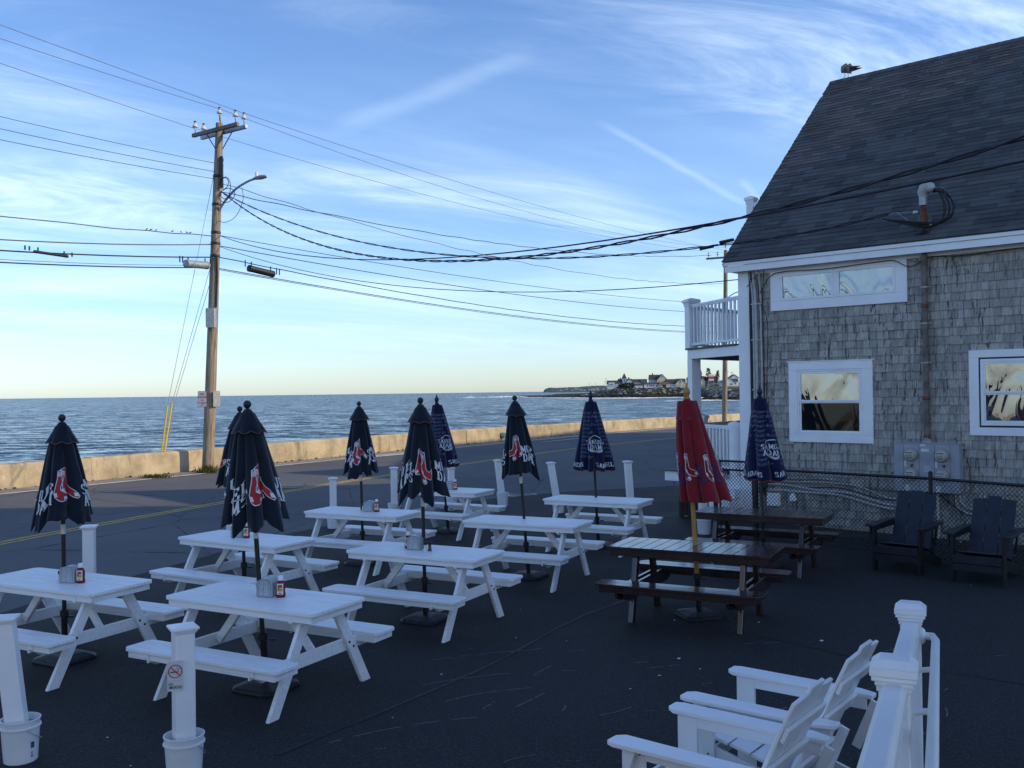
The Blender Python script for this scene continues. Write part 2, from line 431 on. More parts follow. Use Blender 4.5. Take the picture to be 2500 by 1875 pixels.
FEATH = simple('brown_gull_feathers', (0.20, 0.17, 0.15), 0.8, 0.5, 38.0)
FEATHD = simple('dark_wing_feathers', (0.035, 0.03, 0.03), 0.8, 0.3, 30.0)
BEAK = simple('gull_beak', (0.03, 0.025, 0.02), 0.4, 0.1, 30.0)
GULLEG = simple('gull_leg', (0.30, 0.20, 0.17), 0.6, 0.1, 30.0)
REFL = simple('green_reflector', (0.02, 0.22, 0.15), 0.3, 0.1, 10.)
WHITEBOAT = simple('boat_white', (0.75, 0.76, 0.78), 0.4, 0.05, 1.)
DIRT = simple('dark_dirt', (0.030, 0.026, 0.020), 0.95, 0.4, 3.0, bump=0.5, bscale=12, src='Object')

# ------------------------------------------------------------------ mesh helpers
def rotz(a): return Matrix.Rotation(a, 3, 'Z')
class MB:
    def __init__(s): s.v = []; s.f = []; s.t = []
    def add(s, vs, fs, tone=0.5):
        o = len(s.v); s.v += [tuple(x) for x in vs]
        for f in fs: s.f.append(tuple(i + o for i in f)); s.t.append(tone)
        return s
    def box(s, c, d, rot=None, tone=0.5):
        c = Vector(c); hx, hy, hz = d[0] / 2, d[1] / 2, d[2] / 2
        P = [Vector((x, y, z)) for z in (-hz, hz) for y in (-hy, hy) for x in (-hx, hx)]
        if rot is not None: P = [rot @ p for p in P]
        return s.add([p + c for p in P], [(0, 2, 3, 1), (4, 5, 7, 6), (0, 1, 5, 4), (2, 6, 7, 3), (0, 4, 6, 2), (1, 3, 7, 5)], tone)
    def bx(s, x0, x1, y0, y1, z0, z1, tone=0.5):
        return s.box(((x0 + x1) / 2, (y0 + y1) / 2, (z0 + z1) / 2), (abs(x1 - x0), abs(y1 - y0), abs(z1 - z0)), None, tone)
    def beam(s, a, b, w, t, side=(0, 0, 1), tone=0.5):
        """bar from a to b: w measured along 'side' (made square to the bar), t across"""
        a, b = Vector(a), Vector(b); d = (b - a).normalized()
        sd = Vector(side); sd = (sd - d * sd.dot(d)).normalized(); n = d.cross(sd)
        P = []
        for q in (a, b):
            for i, j in ((-1, -1), (1, -1), (1, 1), (-1, 1)): P.append(q + sd * (i * w / 2) + n * (j * t / 2))
        return s.add(P, [(3, 2, 1, 0), (4, 5, 6, 7), (0, 1, 5, 4), (1, 2, 6, 5), (2, 3, 7, 6), (3, 0, 4, 7)], tone)
    def prism(s, poly, o, u, v, w, th, tone=0.5):
        """2D polygon in (u, v) from origin o, thickness th along w (0..th)"""
        o, u, v, w = Vector(o), Vector(u), Vector(v), Vector(w); n = len(poly)
        P = [o + u * a + v * b for a, b in poly] + [o + u * a + v * b + w * th for a, b in poly]
        F = [tuple(range(n))[::-1], tuple(range(n, 2 * n))] + [(i, (i + 1) % n, (i + 1) % n + n, i + n) for i in range(n)]
        return s.add(P, F, tone)
    def lathe(s, prof, c=(0, 0, 0), n=20, rot=None, tone=0.5, cap=True, sy=1.0):
        c = Vector(c); P = []; F = []
        for r, z in prof:
            for i in range(n):
                a = 2 * PI * i / n; p = Vector((r * math.cos(a), r * math.sin(a) * sy, z))
                if rot is not None: p = rot @ p
                P.append(p + c)
        m = len(prof)
        for k in range(m - 1):
            for i in range(n):
                j = (i + 1) % n; F.append((k * n + i, k * n + j, (k + 1) * n + j, (k + 1) * n + i))
        if cap:
            F.append(tuple(range(n))[::-1]); F.append(tuple(range((m - 1) * n, m * n)))
        return s.add(P, F, tone)
    def tube(s, pts, r, n=6, cap=True, tone=0.5):
        pts = [Vector(p) for p in pts]; P = []; F = []; up = Vector((0, 0, 1)); m = len(pts)
        prev = None
        for k, p in enumerate(pts):
            d = (pts[min(k + 1, m - 1)] - pts[max(k - 1, 0)])
            d = d.normalized() if d.length > 1e-9 else Vector((0, 0, 1))
            if prev is None:
                a = up if abs(d.z) < 0.9 else Vector((1, 0, 0)); sx = d.cross(a).normalized()
            else:
                sx = (prev - d * prev.dot(d)).normalized()
            prev = sx; sy = d.cross(sx); rr = r[k] if isinstance(r, (list, tuple)) else r
            for i in range(n):
                a = 2 * PI * i / n; P.append(p + sx * (rr * math.cos(a)) + sy * (rr * math.sin(a)))
        for k in range(m - 1):
            for i in range(n):
                j = (i + 1) % n; F.append((k * n + i, k * n + j, (k + 1) * n + j, (k + 1) * n + i))
        if cap: F.append(tuple(range(n))[::-1]); F.append(tuple(range((m - 1) * n, m * n)))
        return s.add(P, F, tone)
    def blob(s, c, r, tone=0.5, sub=1, jit=0.25, rg=rnd):
        t = (1 + 5 ** .5) / 2
        V = [Vector(p).normalized() for p in [(-1, t, 0), (1, t, 0), (-1, -t, 0), (1, -t, 0), (0, -1, t), (0, 1, t), (0, -1, -t), (0, 1, -t), (t, 0, -1), (t, 0, 1), (-t, 0, -1), (-t, 0, 1)]]
        F = [(0, 11, 5), (0, 5, 1), (0, 1, 7), (0, 7, 10), (0, 10, 11), (1, 5, 9), (5, 11, 4), (11, 10, 2), (10, 7, 6), (7, 1, 8), (3, 9, 4), (3, 4, 2), (3, 2, 6), (3, 6, 8), (3, 8, 9), (4, 9, 5), (2, 4, 11), (6, 2, 10), (8, 6, 7), (9, 8, 1)]
        c = Vector(c)
        V = [c + Vector((v.x * r[0], v.y * r[1], v.z * r[2])) * (1 + rg.uniform(-jit, jit)) for v in V]
        return s.add(V, F, tone)
    def mesh(s, name, mat, smooth=False, bevel=0.0, tone=False, angle=35):
        me = bpy.data.meshes.new(name); me.from_pydata(s.v, [], s.f); me.materials.append(mat)
        if tone:
            at = me.attributes.new('tone', 'FLOAT', 'FACE'); at.data.foreach_set('value', s.t)
        if bevel:
            bm = bmesh.new(); bm.from_mesh(me)
            es = [e for e in bm.edges if len(e.link_faces) == 2 and e.calc_face_angle(0) > R(30)]
            bmesh.ops.bevel(bm, geom=es, offset=bevel, segments=1, affect='EDGES', clamp_overlap=True)
            bm.to_mesh(me); bm.free()
        if smooth:
            me.polygons.foreach_set('use_smooth', [True] * len(me.polygons))
            me.set_sharp_from_angle(angle=R(angle))
        me.update(); return me
    def build(s, name, mat, parent=None, **kw):
        return obj(name, s.mesh(name, mat, **kw), parent)
def obj(name, me, parent=None, mw=None):
    o = bpy.data.objects.new(name, me); COL.objects.link(o)
    if parent is not None: o.parent = parent
    if mw is not None: o.matrix_basis = mw
    return o
def thing(name, label, cat, loc=(0, 0, 0), rz=0.0, group=None):
    o = bpy.data.objects.new(name, None); COL.objects.link(o)
    o.empty_display_size = 0.2; o.location = loc; o.rotation_euler = (0, 0, rz)
    return tag(o, label, cat, group)
def tag(o, label, cat, group=None, kind=None):
    if label: o['label'] = label
    if cat: o['category'] = cat
    if group: o['group'] = group
    if kind: o['kind'] = kind
    return o
def copy_tree(o, parent=None):
    kids = list(o.children)
    c = o.copy(); COL.objects.link(c)
    if parent is not None: c.parent = parent
    for k in kids: copy_tree(k, c)
    return c
def struct(o): o['kind'] = 'structure'; return o
def sheet(name, poly, z, mat):
    """flat polygon sheet (ear-clipped by bmesh) at height z"""
    bm = bmesh.new(); vs_ = [bm.verts.new((x, y, z)) for x, y in poly]
    f = bm.faces.new(vs_); f.normal_update()
    if f.normal.z < 0: f.normal_flip()
    bmesh.ops.triangulate(bm, faces=bm.faces[:])
    me = bpy.data.meshes.new(name); bm.to_mesh(me); bm.free(); me.materials.append(mat)
    return obj(name, me)
def offset_line(pts, d):
    out = []
    for i, p in enumerate(pts):
        a = Vector(pts[max(i - 1, 0)]); b = Vector(pts[min(i + 1, len(pts) - 1)]); t = (b - a).normalized()
        out.append((p[0] + t.y * d, p[1] - t.x * d))      # d>0: to the right of travel
    return out
def spline(pts, n=6):
    """Catmull-Rom through 2D/3D points"""
    P = [Vector(p) for p in pts]; P = [P[0] * 2 - P[1]] + P + [P[-1] * 2 - P[-2]]; out = []
    for i in range(1, len(P) - 2):
        for k in range(n):
            t = k / n; a, b, c, d = P[i - 1:i + 3]
            out.append(0.5 * ((2 * b) + (c - a) * t + (2 * a - 5 * b + 4 * c - d) * t * t + (3 * b - a - 3 * c + d) * t ** 3))
    out.append(P[-2]); return out
def text_mesh(body, size, name, mat, offset=0.0, shear=0.0, extrude=0.0, align='CENTER', spacing=1.0, line=1.0):
    cu = bpy.data.curves.new(name, 'FONT'); cu.body = body; cu.size = size; cu.align_x = align; cu.align_y = 'CENTER'
    cu.offset = offset; cu.shear = shear; cu.extrude = extrude; cu.space_character = spacing; cu.space_line = line; cu.resolution_u = 3
    o = bpy.data.objects.new(name, cu); COL.objects.link(o)
    dg = bpy.context.evaluated_depsgraph_get(); dg.update()
    me = bpy.data.meshes.new_from_object(o.evaluated_get(dg))
    bpy.data.objects.remove(o); bpy.data.curves.remove(cu)
    me.name = name; me.materials.clear(); me.materials.append(mat)
    return me

# ------------------------------------------------------------------ setting: ground, roads, sea, seawall
WALL = [(-32, -10), (-26, 1.5), (-20, 13), (-16.2, 20.5), (-13.7, 25.2), (-11, 29.7), (-8.3, 34.4), (-5.4, 39.3), (-2.4, 44.1),
        (1.2, 49.6), (4.6, 54.3), (7.9, 58.6), (11.4, 62.9), (15, 67), (21, 73.6), (30, 83), (50, 104), (80, 135), (130, 185)]
WALLS = [tuple(p) for p in spline([(x, y) for x, y in WALL], 4)]
land = offset_line(WALLS, -0.55) + [(420, 200), (420, -120), (-60, -120)]
g = MB().prism(land, (0, 0, -9), (1, 0, 0), (0, 1, 0), (0, 0, 1), 8.9)
struct(g.build('ground', CONC))
struct(sheet('road', offset_line(WALLS, 0.05) + [(400, 180), (400, -110), (-50, -110)], 0.0, ROAD))
LOTP = [(-12, -12), (-8.3, 0), (-6.9, 5), (-6.1, 9), (-5.7, 11.2), (-5.15, 12.8), (-4.55, 14.6), (-3.9, 16.6), (-2.5, 19.2), (-.5, 21.6), (1.35, 22.9), (4.2, 24.0),
        (9, 26.5), (30, 30), (40, -14), (0, -20)]
struct(sheet('parking_lot', LOTP, 0.014, LOT))
def ribbon(name, line, w, z, mat, dash=None, jit=0.0):
    L, Rr = offset_line(line, -w / 2), offset_line(line, w / 2); vs_ = []; fs = []
    for a, b in zip(L, Rr): vs_ += [(a[0] + rnd.uniform(-jit, jit), a[1], z), (b[0] + rnd.uniform(-jit, jit), b[1], z)]
    for i in range(len(line) - 1): fs.append((2 * i, 2 * i + 1, 2 * i + 3, 2 * i + 2))
    me = bpy.data.meshes.new(name); me.from_pydata(vs_, [], fs); me.materials.append(mat)
    return obj(name, me)
wl_line = [tuple(p) for p in spline(offset_line([p for p in WALL[2:16]], 1.15), 10)]
struct(ribbon('gutter', [tuple(p) for p in spline(offset_line(WALL[1:17], 0.56), 5)], 1.05, 0.004, VERGE, jit=.04))
struct(ribbon('white_edge_line', wl_line, 0.15, 0.008, PAINTW, jit=.008))
YL = [(-14, -4), (-11.3, 5), (-9.7, 11.5), (-8.62, 15.9), (-7.9, 18.1), (-6.8, 21.1), (-5.7, 23.8), (-4.8, 26), (-3.35, 29), (-.55, 34.4), (2.7, 40.2), (8.4, 48.3), (15, 57), (30, 74)]
YLs = [tuple(p) for p in spline(YL, 8)]
for k, d in enumerate((-0.1, 0.1)):
    struct(ribbon('yellow_centre_line', offset_line(YLs, d), 0.095, 0.004, PAINTY, jit=.006))
mk = MB()
for x, y, l, w, a in ((-4.75, 37.4, 2.3, .34, 57), (2.55, 47.3, 4.3, .16, 58)):
    mk.prism([(-l / 2, -w * .2), (l / 2, -w / 2), (l / 2, w / 2), (-l / 2, w * .4)], (x, y, 0.008), rotz(R(a)) @ Vector((1, 0, 0)), rotz(R(a)) @ Vector((0, 1, 0)), (0, 0, 1), 0.001)
struct(mk.build('worn_road_marking', PAINTW))
# tar seam between the lot and the road, a paving patch edge, a manhole
TAR = simple('tar_seam', (0.008, 0.008, 0.009), 0.6, 0.2, 5)
struct(ribbon('tar_seam', [tuple(p) for p in spline([(.3, 18.94), (1.3, 18.5), (3.3, 17.97), (5, 17.2)], 5)], 0.035, 0.018, TAR, jit=.012))
struct(ribbon('tar_seam', [tuple(p) for p in spline([(-1.6, 6.4), (-.3, 8.3), (.6, 10.0), (1.3, 11.0)], 5)], 0.03, 0.018, TAR, jit=.014))
struct(ribbon('tar_seam', [tuple(p) for p in spline([(2.3, 9.4), (3.2, 8.4), (4.6, 7.4), (7, 6.2)], 5)], 0.02, 0.018, TAR, jit=.014))
mhx = thing('manhole_cover', 'round dark manhole cover in the road beyond the tables', 'manhole cover', (0.2, 22.35, 0))
MB().lathe([(.30, 0), (.30, .016), (.27, .020), (.27, .012)], n=24).build('lid', BLACKP, mhx)
MB().lathe([(.36, 0), (.36, .012), (.305, .012), (.305, 0)], n=24, cap=False).build('rim', GALV, mhx)
mh2 = thing('manhole_cover', 'manhole cover in the road in front of the utility pole', 'manhole cover', (-5.8, 24.9, 0))
MB().lathe([(.30, 0), (.30, .008), (.27, .012), (.27, .006)], n=24).build('lid', BLACKP, mh2)

# sea
sm = MB(); X0, X1 = -14000, 14000
sm.add([(X0, -60, -6), (X1, -60, -6), (X1, 25000, -6), (X0, 25000, -6)], [(0, 1, 2, 3)])
struct(sm.build('sea', SEA))

# seawall blocks
wt = thing('seawall', 'long low weathered concrete seawall between road and sea', 'wall', (0, 0, 0))
cum = [0.0]
for a, b in zip(WALLS, WALLS[1:]): cum.append(cum[-1] + (Vector(b) - Vector(a)).length)
def wall_at(s):
    for i in range(len(cum) - 1):
        if cum[i + 1] >= s:
            t = (s - cum[i]) / (cum[i + 1] - cum[i]); a, b = Vector(WALLS[i]), Vector(WALLS[i + 1]); d = (b - a).normalized()
            return a.lerp(b, t), d
    return Vector(WALLS[-1]), (Vector(WALLS[-1]) - Vector(WALLS[-2])).normalized()
s = 0.0; wr = random.Random(3); kblk = 0
while s < 170:
    L = wr.uniform(5.2, 7.4); h = 0.69 + wr.uniform(-.02, .02) - max(0, min(1, (s - 60) / 40)) * 0.06; off = wr.uniform(-.02, .02); n = 6
    V = []; F = []
    for k in range(n + 1):
        p, d = wall_at(s + 0.012 + (L - 0.024) * k / n); nr = Vector((d.y, -d.x))
        prof = [(0 + off, 0.0), (-0.01 + off, h * .5), (-0.025 + off, h - .06), (-0.065 + off, h - .012), (-0.12 + off, h), (-0.40, h), (-0.45, h - .05), (-0.47, -1.5)]
        for o_, z in prof:
            q = p + nr * (o_ + wr.uniform(-.007, .007)); V.append((q.x, q.y, z + wr.uniform(-.008, .008) if z > 0.2 else z))
    m = 8
    for k in range(n):
        for j in range(m - 1): F.append((k * m + j, (k + 1) * m + j, (k + 1) * m + j + 1, k * m + j + 1))
    F.append(tuple(range(m))); F.append(tuple(range(n * m, n * m + m))[::-1])
    mb_ = MB(); mb_.add(V, F); o = mb_.build('concrete_block', CONC, wt)
    s += L; kblk += 1
# debris and weeds at the foot of the wall
def tuft(name, label, x, y, r, n, h, seed):
    rg = random.Random(seed); b = MB()
    for i in range(n):
        a = rg.uniform(0, 2 * PI); q = Vector((rg.gauss(0, r * .5), rg.gauss(0, r * .35), 0.0)); hh = h * rg.uniform(.4, 1)
        t = q + Vector((math.cos(a) * hh * .6, math.sin(a) * hh * .6, hh)); w = Vector((-math.sin(a), math.cos(a), 0)) * .012
        m_ = q.lerp(t, .5) + Vector((0, 0, hh * .12))
        b.add([q - w, q + w, m_ + w * .8, m_ - w * .8, t], [(0, 1, 2, 3), (3, 2, 4)])
    o = b.build(name, GRASS); o.location = (x, y, 0.01)
    return tag(o, label, 'weeds', 'weeds in the road edge')
tuft('weed_tuft', 'green weed tuft growing at the foot of the big utility pole', -9.6, 29.95, .28, 260, .28, 1)
tuft('weed_tuft', 'low flat weed patch in the gutter left of the big utility pole', -10.65, 28.35, .42, 300, .13, 2)
dt = MB(); rg = random.Random(5)
for i in range(260):
    p, d = wall_at(rg.uniform(24, 75)); nr = Vector((d.y, -d.x)); q = p + nr * abs(rg.gauss(.03, .10)); r_ = rg.uniform(.015, .05)
    dt.blob((q.x, q.y, r_ * .4), (r_, r_, r_ * .7), rg=rg)
tag(dt.build('gravel_debris', DIRT), None, None, kind='stuff')['label'] = 'loose stones and dirt along the foot of the seawall'
rfx = thing('reflector_disc', 'small round green disc fixed to the seawall face', 'reflector', (0, 0, 0))
p, d = Vector((-.42, 46.9)), Vector((.55, .835)); nr = Vector((d.y, -d.x, 0))
rt = Vector((nr.x, nr.y, 0)).to_track_quat('Z', 'Y').to_matrix()
MB().lathe([(.13, 0), (.13, .03), (.10, .035)], (p.x, p.y, .30), 16, rt).build('lens', REFL, rfx)
MB().lathe([(.15, -.08), (.15, .0)], (p.x, p.y, .30), 16, rt).build('mount', GALV, rfx)

# ------------------------------------------------------------------ far shore
FP = [(3.5, 1772, -4.9), (30.7, 1436, -3.6), (44.7, 1303, -1.6), (76.8, 1191, -.3), (99.8, 1105, 3.2), (141, 1057, 3.8), (183.6, 1040, 4.2), (196, 960, 4.0),
      (176, 840, 3.2), (150, 752, 2.4), (158.5, 722, 2.2), (166.5, 693, 2.0), (200, 640, 2.0), (260, 600, 2.0), (340, 560, 2)]
fps = spline(FP, 8)
def far_norm(i):
    a = fps[max(i - 1, 0)]; b = fps[min(i + 1, len(fps) - 1)]; t = Vector((b.x - a.x, b.y - a.y, 0)).normalized(); return Vector((-t.y, t.x, 0))
V = []; F = []; prof = [(-4, -9), (0, -6.2), (6, .35), (11, .7), (18, 1.0), (40, 1.05), (300, 1.5)]
fr = random.Random(11)
for i, p in enumerate(fps):
    nn = far_norm(i)
    for k, (o_, h) in enumerate(prof):
        if k < 2: z = h
        else: z = -6 + (p.z + 6) * min(h, 1.0) + (h - 1 if h > 1 else 0) * 4
        q = Vector((p.x, p.y, 0)) + nn * o_; V.append((q.x + fr.uniform(-.6, .6), q.y, z + (fr.uniform(-.3, .3) if 1 < k < 5 else 0)))
m = len(prof)
for i in range(len(fps) - 1):
    for k in range(m - 1): F.append((i * m + k, i * m + k + 1, (i + 1) * m + k + 1, (i + 1) * m + k))
mb_ = MB(); mb_.add(V, F); struct(mb_.build('headland', SHRUB))
ra, rb = MB(), MB()
for i in range(len(fps) - 1):
    a, b = fps[i], fps[i + 1]; seg = (b - a).length; hgt = (a.z + 6)
    if i > 88: continue
    cnt = int(seg * (0.95 if a.y > 1150 else 1.5)) + 4
    for k in range(cnt):
        t = fr.random(); p = a.lerp(b, t); nn = far_norm(i); u = fr.random()
        wid = 19; q = Vector((p.x, p.y, 0)) + nn * (u * wid - 1); z = -6.2 + hgt * min(1, u * 1.05); r_ = fr.uniform(.5, 1.9) * (1.0 if p.z > 0 else .7)
        tgt = rb if u < .36 + fr.uniform(-.08, .08) or p.z < -.2 else ra
        tgt.blob((q.x, q.y, z), (r_ * fr.uniform(.8, 1.7), r_, r_ * .62), fr.random() ** 1.5, jit=.22, rg=fr)
o = ra.build('armour_rocks', ROCKA, tone=True); tag(o, 'grey armour stones piled along the far shore below the houses', None, kind='stuff')
o = rb.build('shore_rocks', ROCKB, tone=True); tag(o, 'dark weedy rocks at the waterline of the far point', None, kind='stuff')
# hedge line on top of the bank
hb = MB()
for i in range(26, 60):
    a, b = fps[i], fps[i + 1]
    for k in range(10):
        p = a.lerp(b, fr.random()); q = Vector((p.x, p.y, 0)) + far_norm(i) * fr.uniform(18, 23); r_ = fr.uniform(.5, 1.1)
        hb.blob((q.x, q.y, p.z + .2), (r_ * 1.6, r_, r_), rg=fr)
tag(hb.build('bank_shrubs', SHRUB), 'low dark shrubs along the top of the far bank', None, kind='stuff')
# surf
sf = MB()
def surf(x, y, l, w, h, n, a=0.0):
    for i in range(n):
        u = fr.uniform(-.5, .5); q = Vector((u * l, fr.gauss(0, w * .3), 0)); q = rotz(a) @ q; r_ = fr.uniform(.25, 1) * (1 - abs(u) * 1.3)
        sf.blob((x + q.x, y + q.y, -6 + .1), (l / n * 2.2, w * .18, max(.12, h * r_)), jit=.3, rg=fr)
surf(-8, 1560, 95, 22, 1.6, 70); surf(-38, 1470, 70, 10, .5, 40); surf(34, 1330, 40, 14, .7, 40)
for i in range(18, 100):
    p = fps[i]; nn = far_norm(i); surf(p.x - nn.x * 4, p.y - nn.y * 4, 16, 9, .45, 9)
surf(120, 1022, 60, 6, 1.0, 40); surf(150, 985, 70, 5, .7, 30); surf(139, 700, 60, 5, .6, 40); surf(100, 940, 90, 5, .5, 26); surf(66, 1060, 60, 5, .5, 20)
tag(sf.build('surf', FOAM, smooth=True), 'white surf breaking on the rocks of the far point', None, kind='stuff')
# distant hills
hv = []; hf = []; prof_h = [(228, -7), (240, 18), (275, 30), (330, 27), (420, 31), (480, 30), (560, 37), (640, 40), (760, 36), (1000, 44), (1500, 50), (2600, 60)]
def hz(x):
    for (a, za), (b, zb) in zip(prof_h, prof_h[1:]):
        if a <= x <= b: t = (x - a) / (b - a); return za + (zb - za) * t
    return prof_h[-1][1] if x > 1000 else -7
HN = 150
for i in range(HN + 1):
    x = 226 + 2300 * (i / HN) ** 1.6; base = hz(x)
    for k in range(5):
        w_ = k / 4; z = -7 + (base + 7) * math.sin(w_ * PI / 2) + fr.uniform(-1.6, 1.6) * (w_ > .2 and base > 0)
        hv.append((x + fr.uniform(-2, 2), 6600 + 400 * w_, z))
for i in range(HN):
    for k in range(4): hf.append((i * 5 + k, (i + 1) * 5 + k, (i + 1) * 5 + k + 1, i * 5 + k + 1))
mb_ = MB(); mb_.add(hv, hf); struct(mb_.build('hills', HILL))
hs = MB()
for i in range(34):
    x = fr.uniform(330, 620) if i < 24 else fr.uniform(250, 900); s_ = fr.uniform(5, 13)
    zz = fr.uniform(4, 14); hs.bx(x, x + s_, 6540, 6570, zz, zz + fr.uniform(3, 6))
tag(hs.build('distant_houses', WALLW), 'row of tiny white houses on the distant hillside', None, kind='stuff')

def window_part(parent, x0, x1, y, z0, z1, mat=WINK, frame=True):
    w = MB().bx(x0, x1, y - .12, y + .05, z0, z1).build('window', WALLW if frame else mat, parent)
    if frame:
        f = (x1 - x0) * .14; MB().bx(x0 + f, x1 - f, y - .16, y - .121, z0 + f, z1 - f).build('pane', mat, w)
    return w
def far_house(u0, u1, vb, ve, vr, kind, wall, roof, label, y=1120.0, depth=9.0, wins=(), S=(101.4, .04803, 28.2), chim=None, grp='houses on the far point'):
    x0, x1 = S[0] + S[1] * u0, S[0] + S[1] * u1; zb, ze, zr = S[2] - S[1] * vb, S[2] - S[1] * ve, S[2] - S[1] * vr
    cx, hw = (x0 + x1) / 2, (x1 - x0) / 2
    t = thing('house', label, 'house', (cx, y, zb - .5), 0, grp); zb0 = 0.0; e = ze - zb + .5; r_ = zr - zb + .5
    b = MB()
    if kind == 'g':
        b.prism([(-hw, 0), (hw, 0), (hw, e), (0, r_ - .05), (-hw, e)], (0, 0, 0), (1, 0, 0), (0, 0, 1), (0, 1, 0), depth); b.build('wall', wall, t)
        rf = MB(); o_ = hw * .12
        for sg in (-1, 1):
            rf.add([(0, -.3, r_), (sg * (hw + o_), -.3, e - o_ * .9), (sg * (hw + o_), depth + .3, e - o_ * .9), (0, depth + .3, r_),
                    (0, -.3, r_ + .35), (sg * (hw + o_), -.3, e - o_ * .9 + .35), (sg * (hw + o_), depth + .3, e - o_ * .9 + .35), (0, depth + .3, r_ + .35)],
                   [(0, 1, 2, 3), (4, 5, 6, 7), (0, 1, 5, 4), (1, 2, 6, 5), (2, 3, 7, 6)])
        ro = rf.build('roof', roof, t)
    else:
        b.bx(-hw, hw, 0, depth, 0, e); b.build('wall', wall, t); inset = hw * .35 if kind == 'h' else 0.0; rf = MB(); o_ = .35
        rf.add([(-hw - o_, -o_, e), (hw + o_, -o_, e), (hw + o_, depth + o_, e), (-hw - o_, depth + o_, e), (-hw - o_ + inset, depth / 2, r_), (hw + o_ - inset, depth / 2, r_)],
               [(0, 1, 5, 4), (2, 3, 4, 5), (1, 2, 5), (3, 0, 4), (3, 2, 1, 0)])
        ro = rf.build('roof', roof, t)
    if chim is not None:
        cxx, ct = S[0] + S[1] * chim[0] - cx, S[2] - S[1] * chim[1] - zb + .5
        MB().bx(cxx - .6, cxx + .6, depth / 2 - .6, depth / 2 + .6, r_ - 2.5, ct).build('chimney', BRICKR, ro)
    for a0, a1, b0, b1 in wins:
        window_part(t, S[0] + S[1] * a0 - cx, S[0] + S[1] * a1 - cx, 0, S[2] - S[1] * b1 - zb + .5, S[2] - S[1] * b0 - zb + .5)
    return t
h1 = far_house(235, 515, 500, 372, 290, 'x', WALLW, ROOFD, 'white house with dark roof and dormer, leftmost on the far point', wins=[(262, 290, 385, 415), (300, 330, 385, 415), (345, 385, 385, 415), (400, 430, 380, 415), (440, 500, 440, 490)])
MB().bx(-5.5, 1.5, -.4, 4, 4.6, 8.2).build('dormer', WALLW, h1)
for k in range(3): window_part(h1, -4.6 + k * 1.7, -3.5 + k * 1.7, -.45, 5.4, 7.0)
h2 = far_house(520, 850, 520, 335, 250, 'x', WALLW, ROOFD, 'white house with a pointed turret on the far point', y=1126, wins=[(722, 745, 340, 380), (770, 800, 345, 380)], chim=(580, 222))
tw = MB().bx(-3.55, .9, -3, 2, 6, 13.8).build('turret', WALLW, h2)
MB().add([(-4.1, -3.5, 13.8), (1.4, -3.5, 13.8), (1.4, 2.5, 13.8), (-4.1, 2.5, 13.8), (-1.3, -.5, 20.4)], [(0, 1, 4), (1, 2, 4), (2, 3, 4), (3, 0, 4), (3, 2, 1, 0)]).build('spire', ROOFD, tw)
MB().bx(-1.75, -.95, -3.1, -2.9, 10.6, 12.6).build('window', WINK, tw)
far_house(690, 850, 520, 335, 258, 'g', WALLW, ROOFD, 'white gabled wing right of the turret on the far point', y=1117, wins=[(762, 782, 285, 318)], chim=(760, 215))
far_house(800, 1075, 480, 350, 262, 'x', WALLW, ROOFD, 'long white house with a broad dark roof on the far point', y=1128, wins=[(900, 925, 360, 395), (980, 1005, 360, 395)])
far_house(1075, 1235, 480, 275, 262, 'x', WALLG, ROOFD, 'pale grey flat roofed house behind the white ones', y=1130, wins=[(1095, 1120, 300, 330), (1140, 1165, 300, 330), (1185, 1210, 300, 330)])
far_house(820, 1070, 522, 422, 374, 'h', WALLW, ROOFD, 'small white hip roofed cottage above the rocks', y=1112, wins=[(878, 905, 455, 500), (992, 1016, 455, 495)])
far_house(1105, 1490, 505, 398, 352, 'x', WALLW, ROOFD, 'low white house with a row of dark porch windows', y=1112, wins=[(1180, 1205, 410, 460), (1230, 1270, 405, 455), (1275, 1315, 405, 455), (1320, 1360, 405, 455), (1400, 1440, 405, 470)])
far_house(1280, 1560, 420, 285, 160, 'x', WALLW, ROOFD, 'tall white house with steep dark roof and brick chimney', y=1124, wins=[(1300, 1340, 300, 340), (1370, 1410, 300, 340)], chim=(1368, 120))
far_house(1440, 1705, 480, 300, 156, 'g', WALLB, ROOFD, 'tall cream gabled house on the far point', y=1118, wins=[(1550, 1575, 200, 245), (1480, 1515, 300, 325), (1620, 1655, 300, 325)])
far_house(1480, 1700, 505, 398, 342, 'x', WALLB, ROOFB, 'cream house with a brown roof above the rocks', y=1110, wins=[(1500, 1530, 410, 450), (1600, 1625, 410, 460)])
far_house(1650, 1885, 495, 398, 276, 'x', WALLW, ROOFD, 'white house with a long shed dormer beside a cream gable', y=1112, wins=[(1690, 1720, 410, 450), (1740, 1770, 410, 450), (1800, 1830, 410, 450)])
hd = far_house(1870, 2125, 495, 385, 272, 'g', WALLB, ROOFD, 'cream gabled house at the right end of the row', y=1110, wins=[(1975, 2000, 320, 365), (1905, 1925, 430, 455), (2060, 2085, 430, 455)])
far_house(1960, 2180, 480, 335, 264, 'x', WALLG, ROOFD, 'grey house with dark roof behind the cream gable', y=1128)
far_house(2180, 2400, 495, 300, 235, 'x', WALLW, ROOFD, 'white house beside the porch post at the end of the row', y=1114, wins=[(2200, 2230, 330, 370)])
sc_ = MB()
for i in range(420):
    u = fr.uniform(470, 840); v = fr.uniform(350, 520); x = 101.4 + .04803 * u; z = 28.2 - .04803 * v
    if v < 400 and fr.random() < .35: continue
    sc_.blob((x, 1105 + fr.uniform(-1.5, 1.5), z), (fr.uniform(.5, 1.3), .8, fr.uniform(.25, .6)), jit=.4, rg=fr)
for i in range(60):
    sc_.blob((101.4 + .04803 * fr.uniform(1530, 1625), 1106, 28.2 - .04803 * fr.uniform(395, 500)), (.5, .5, .5), jit=.4, rg=fr)
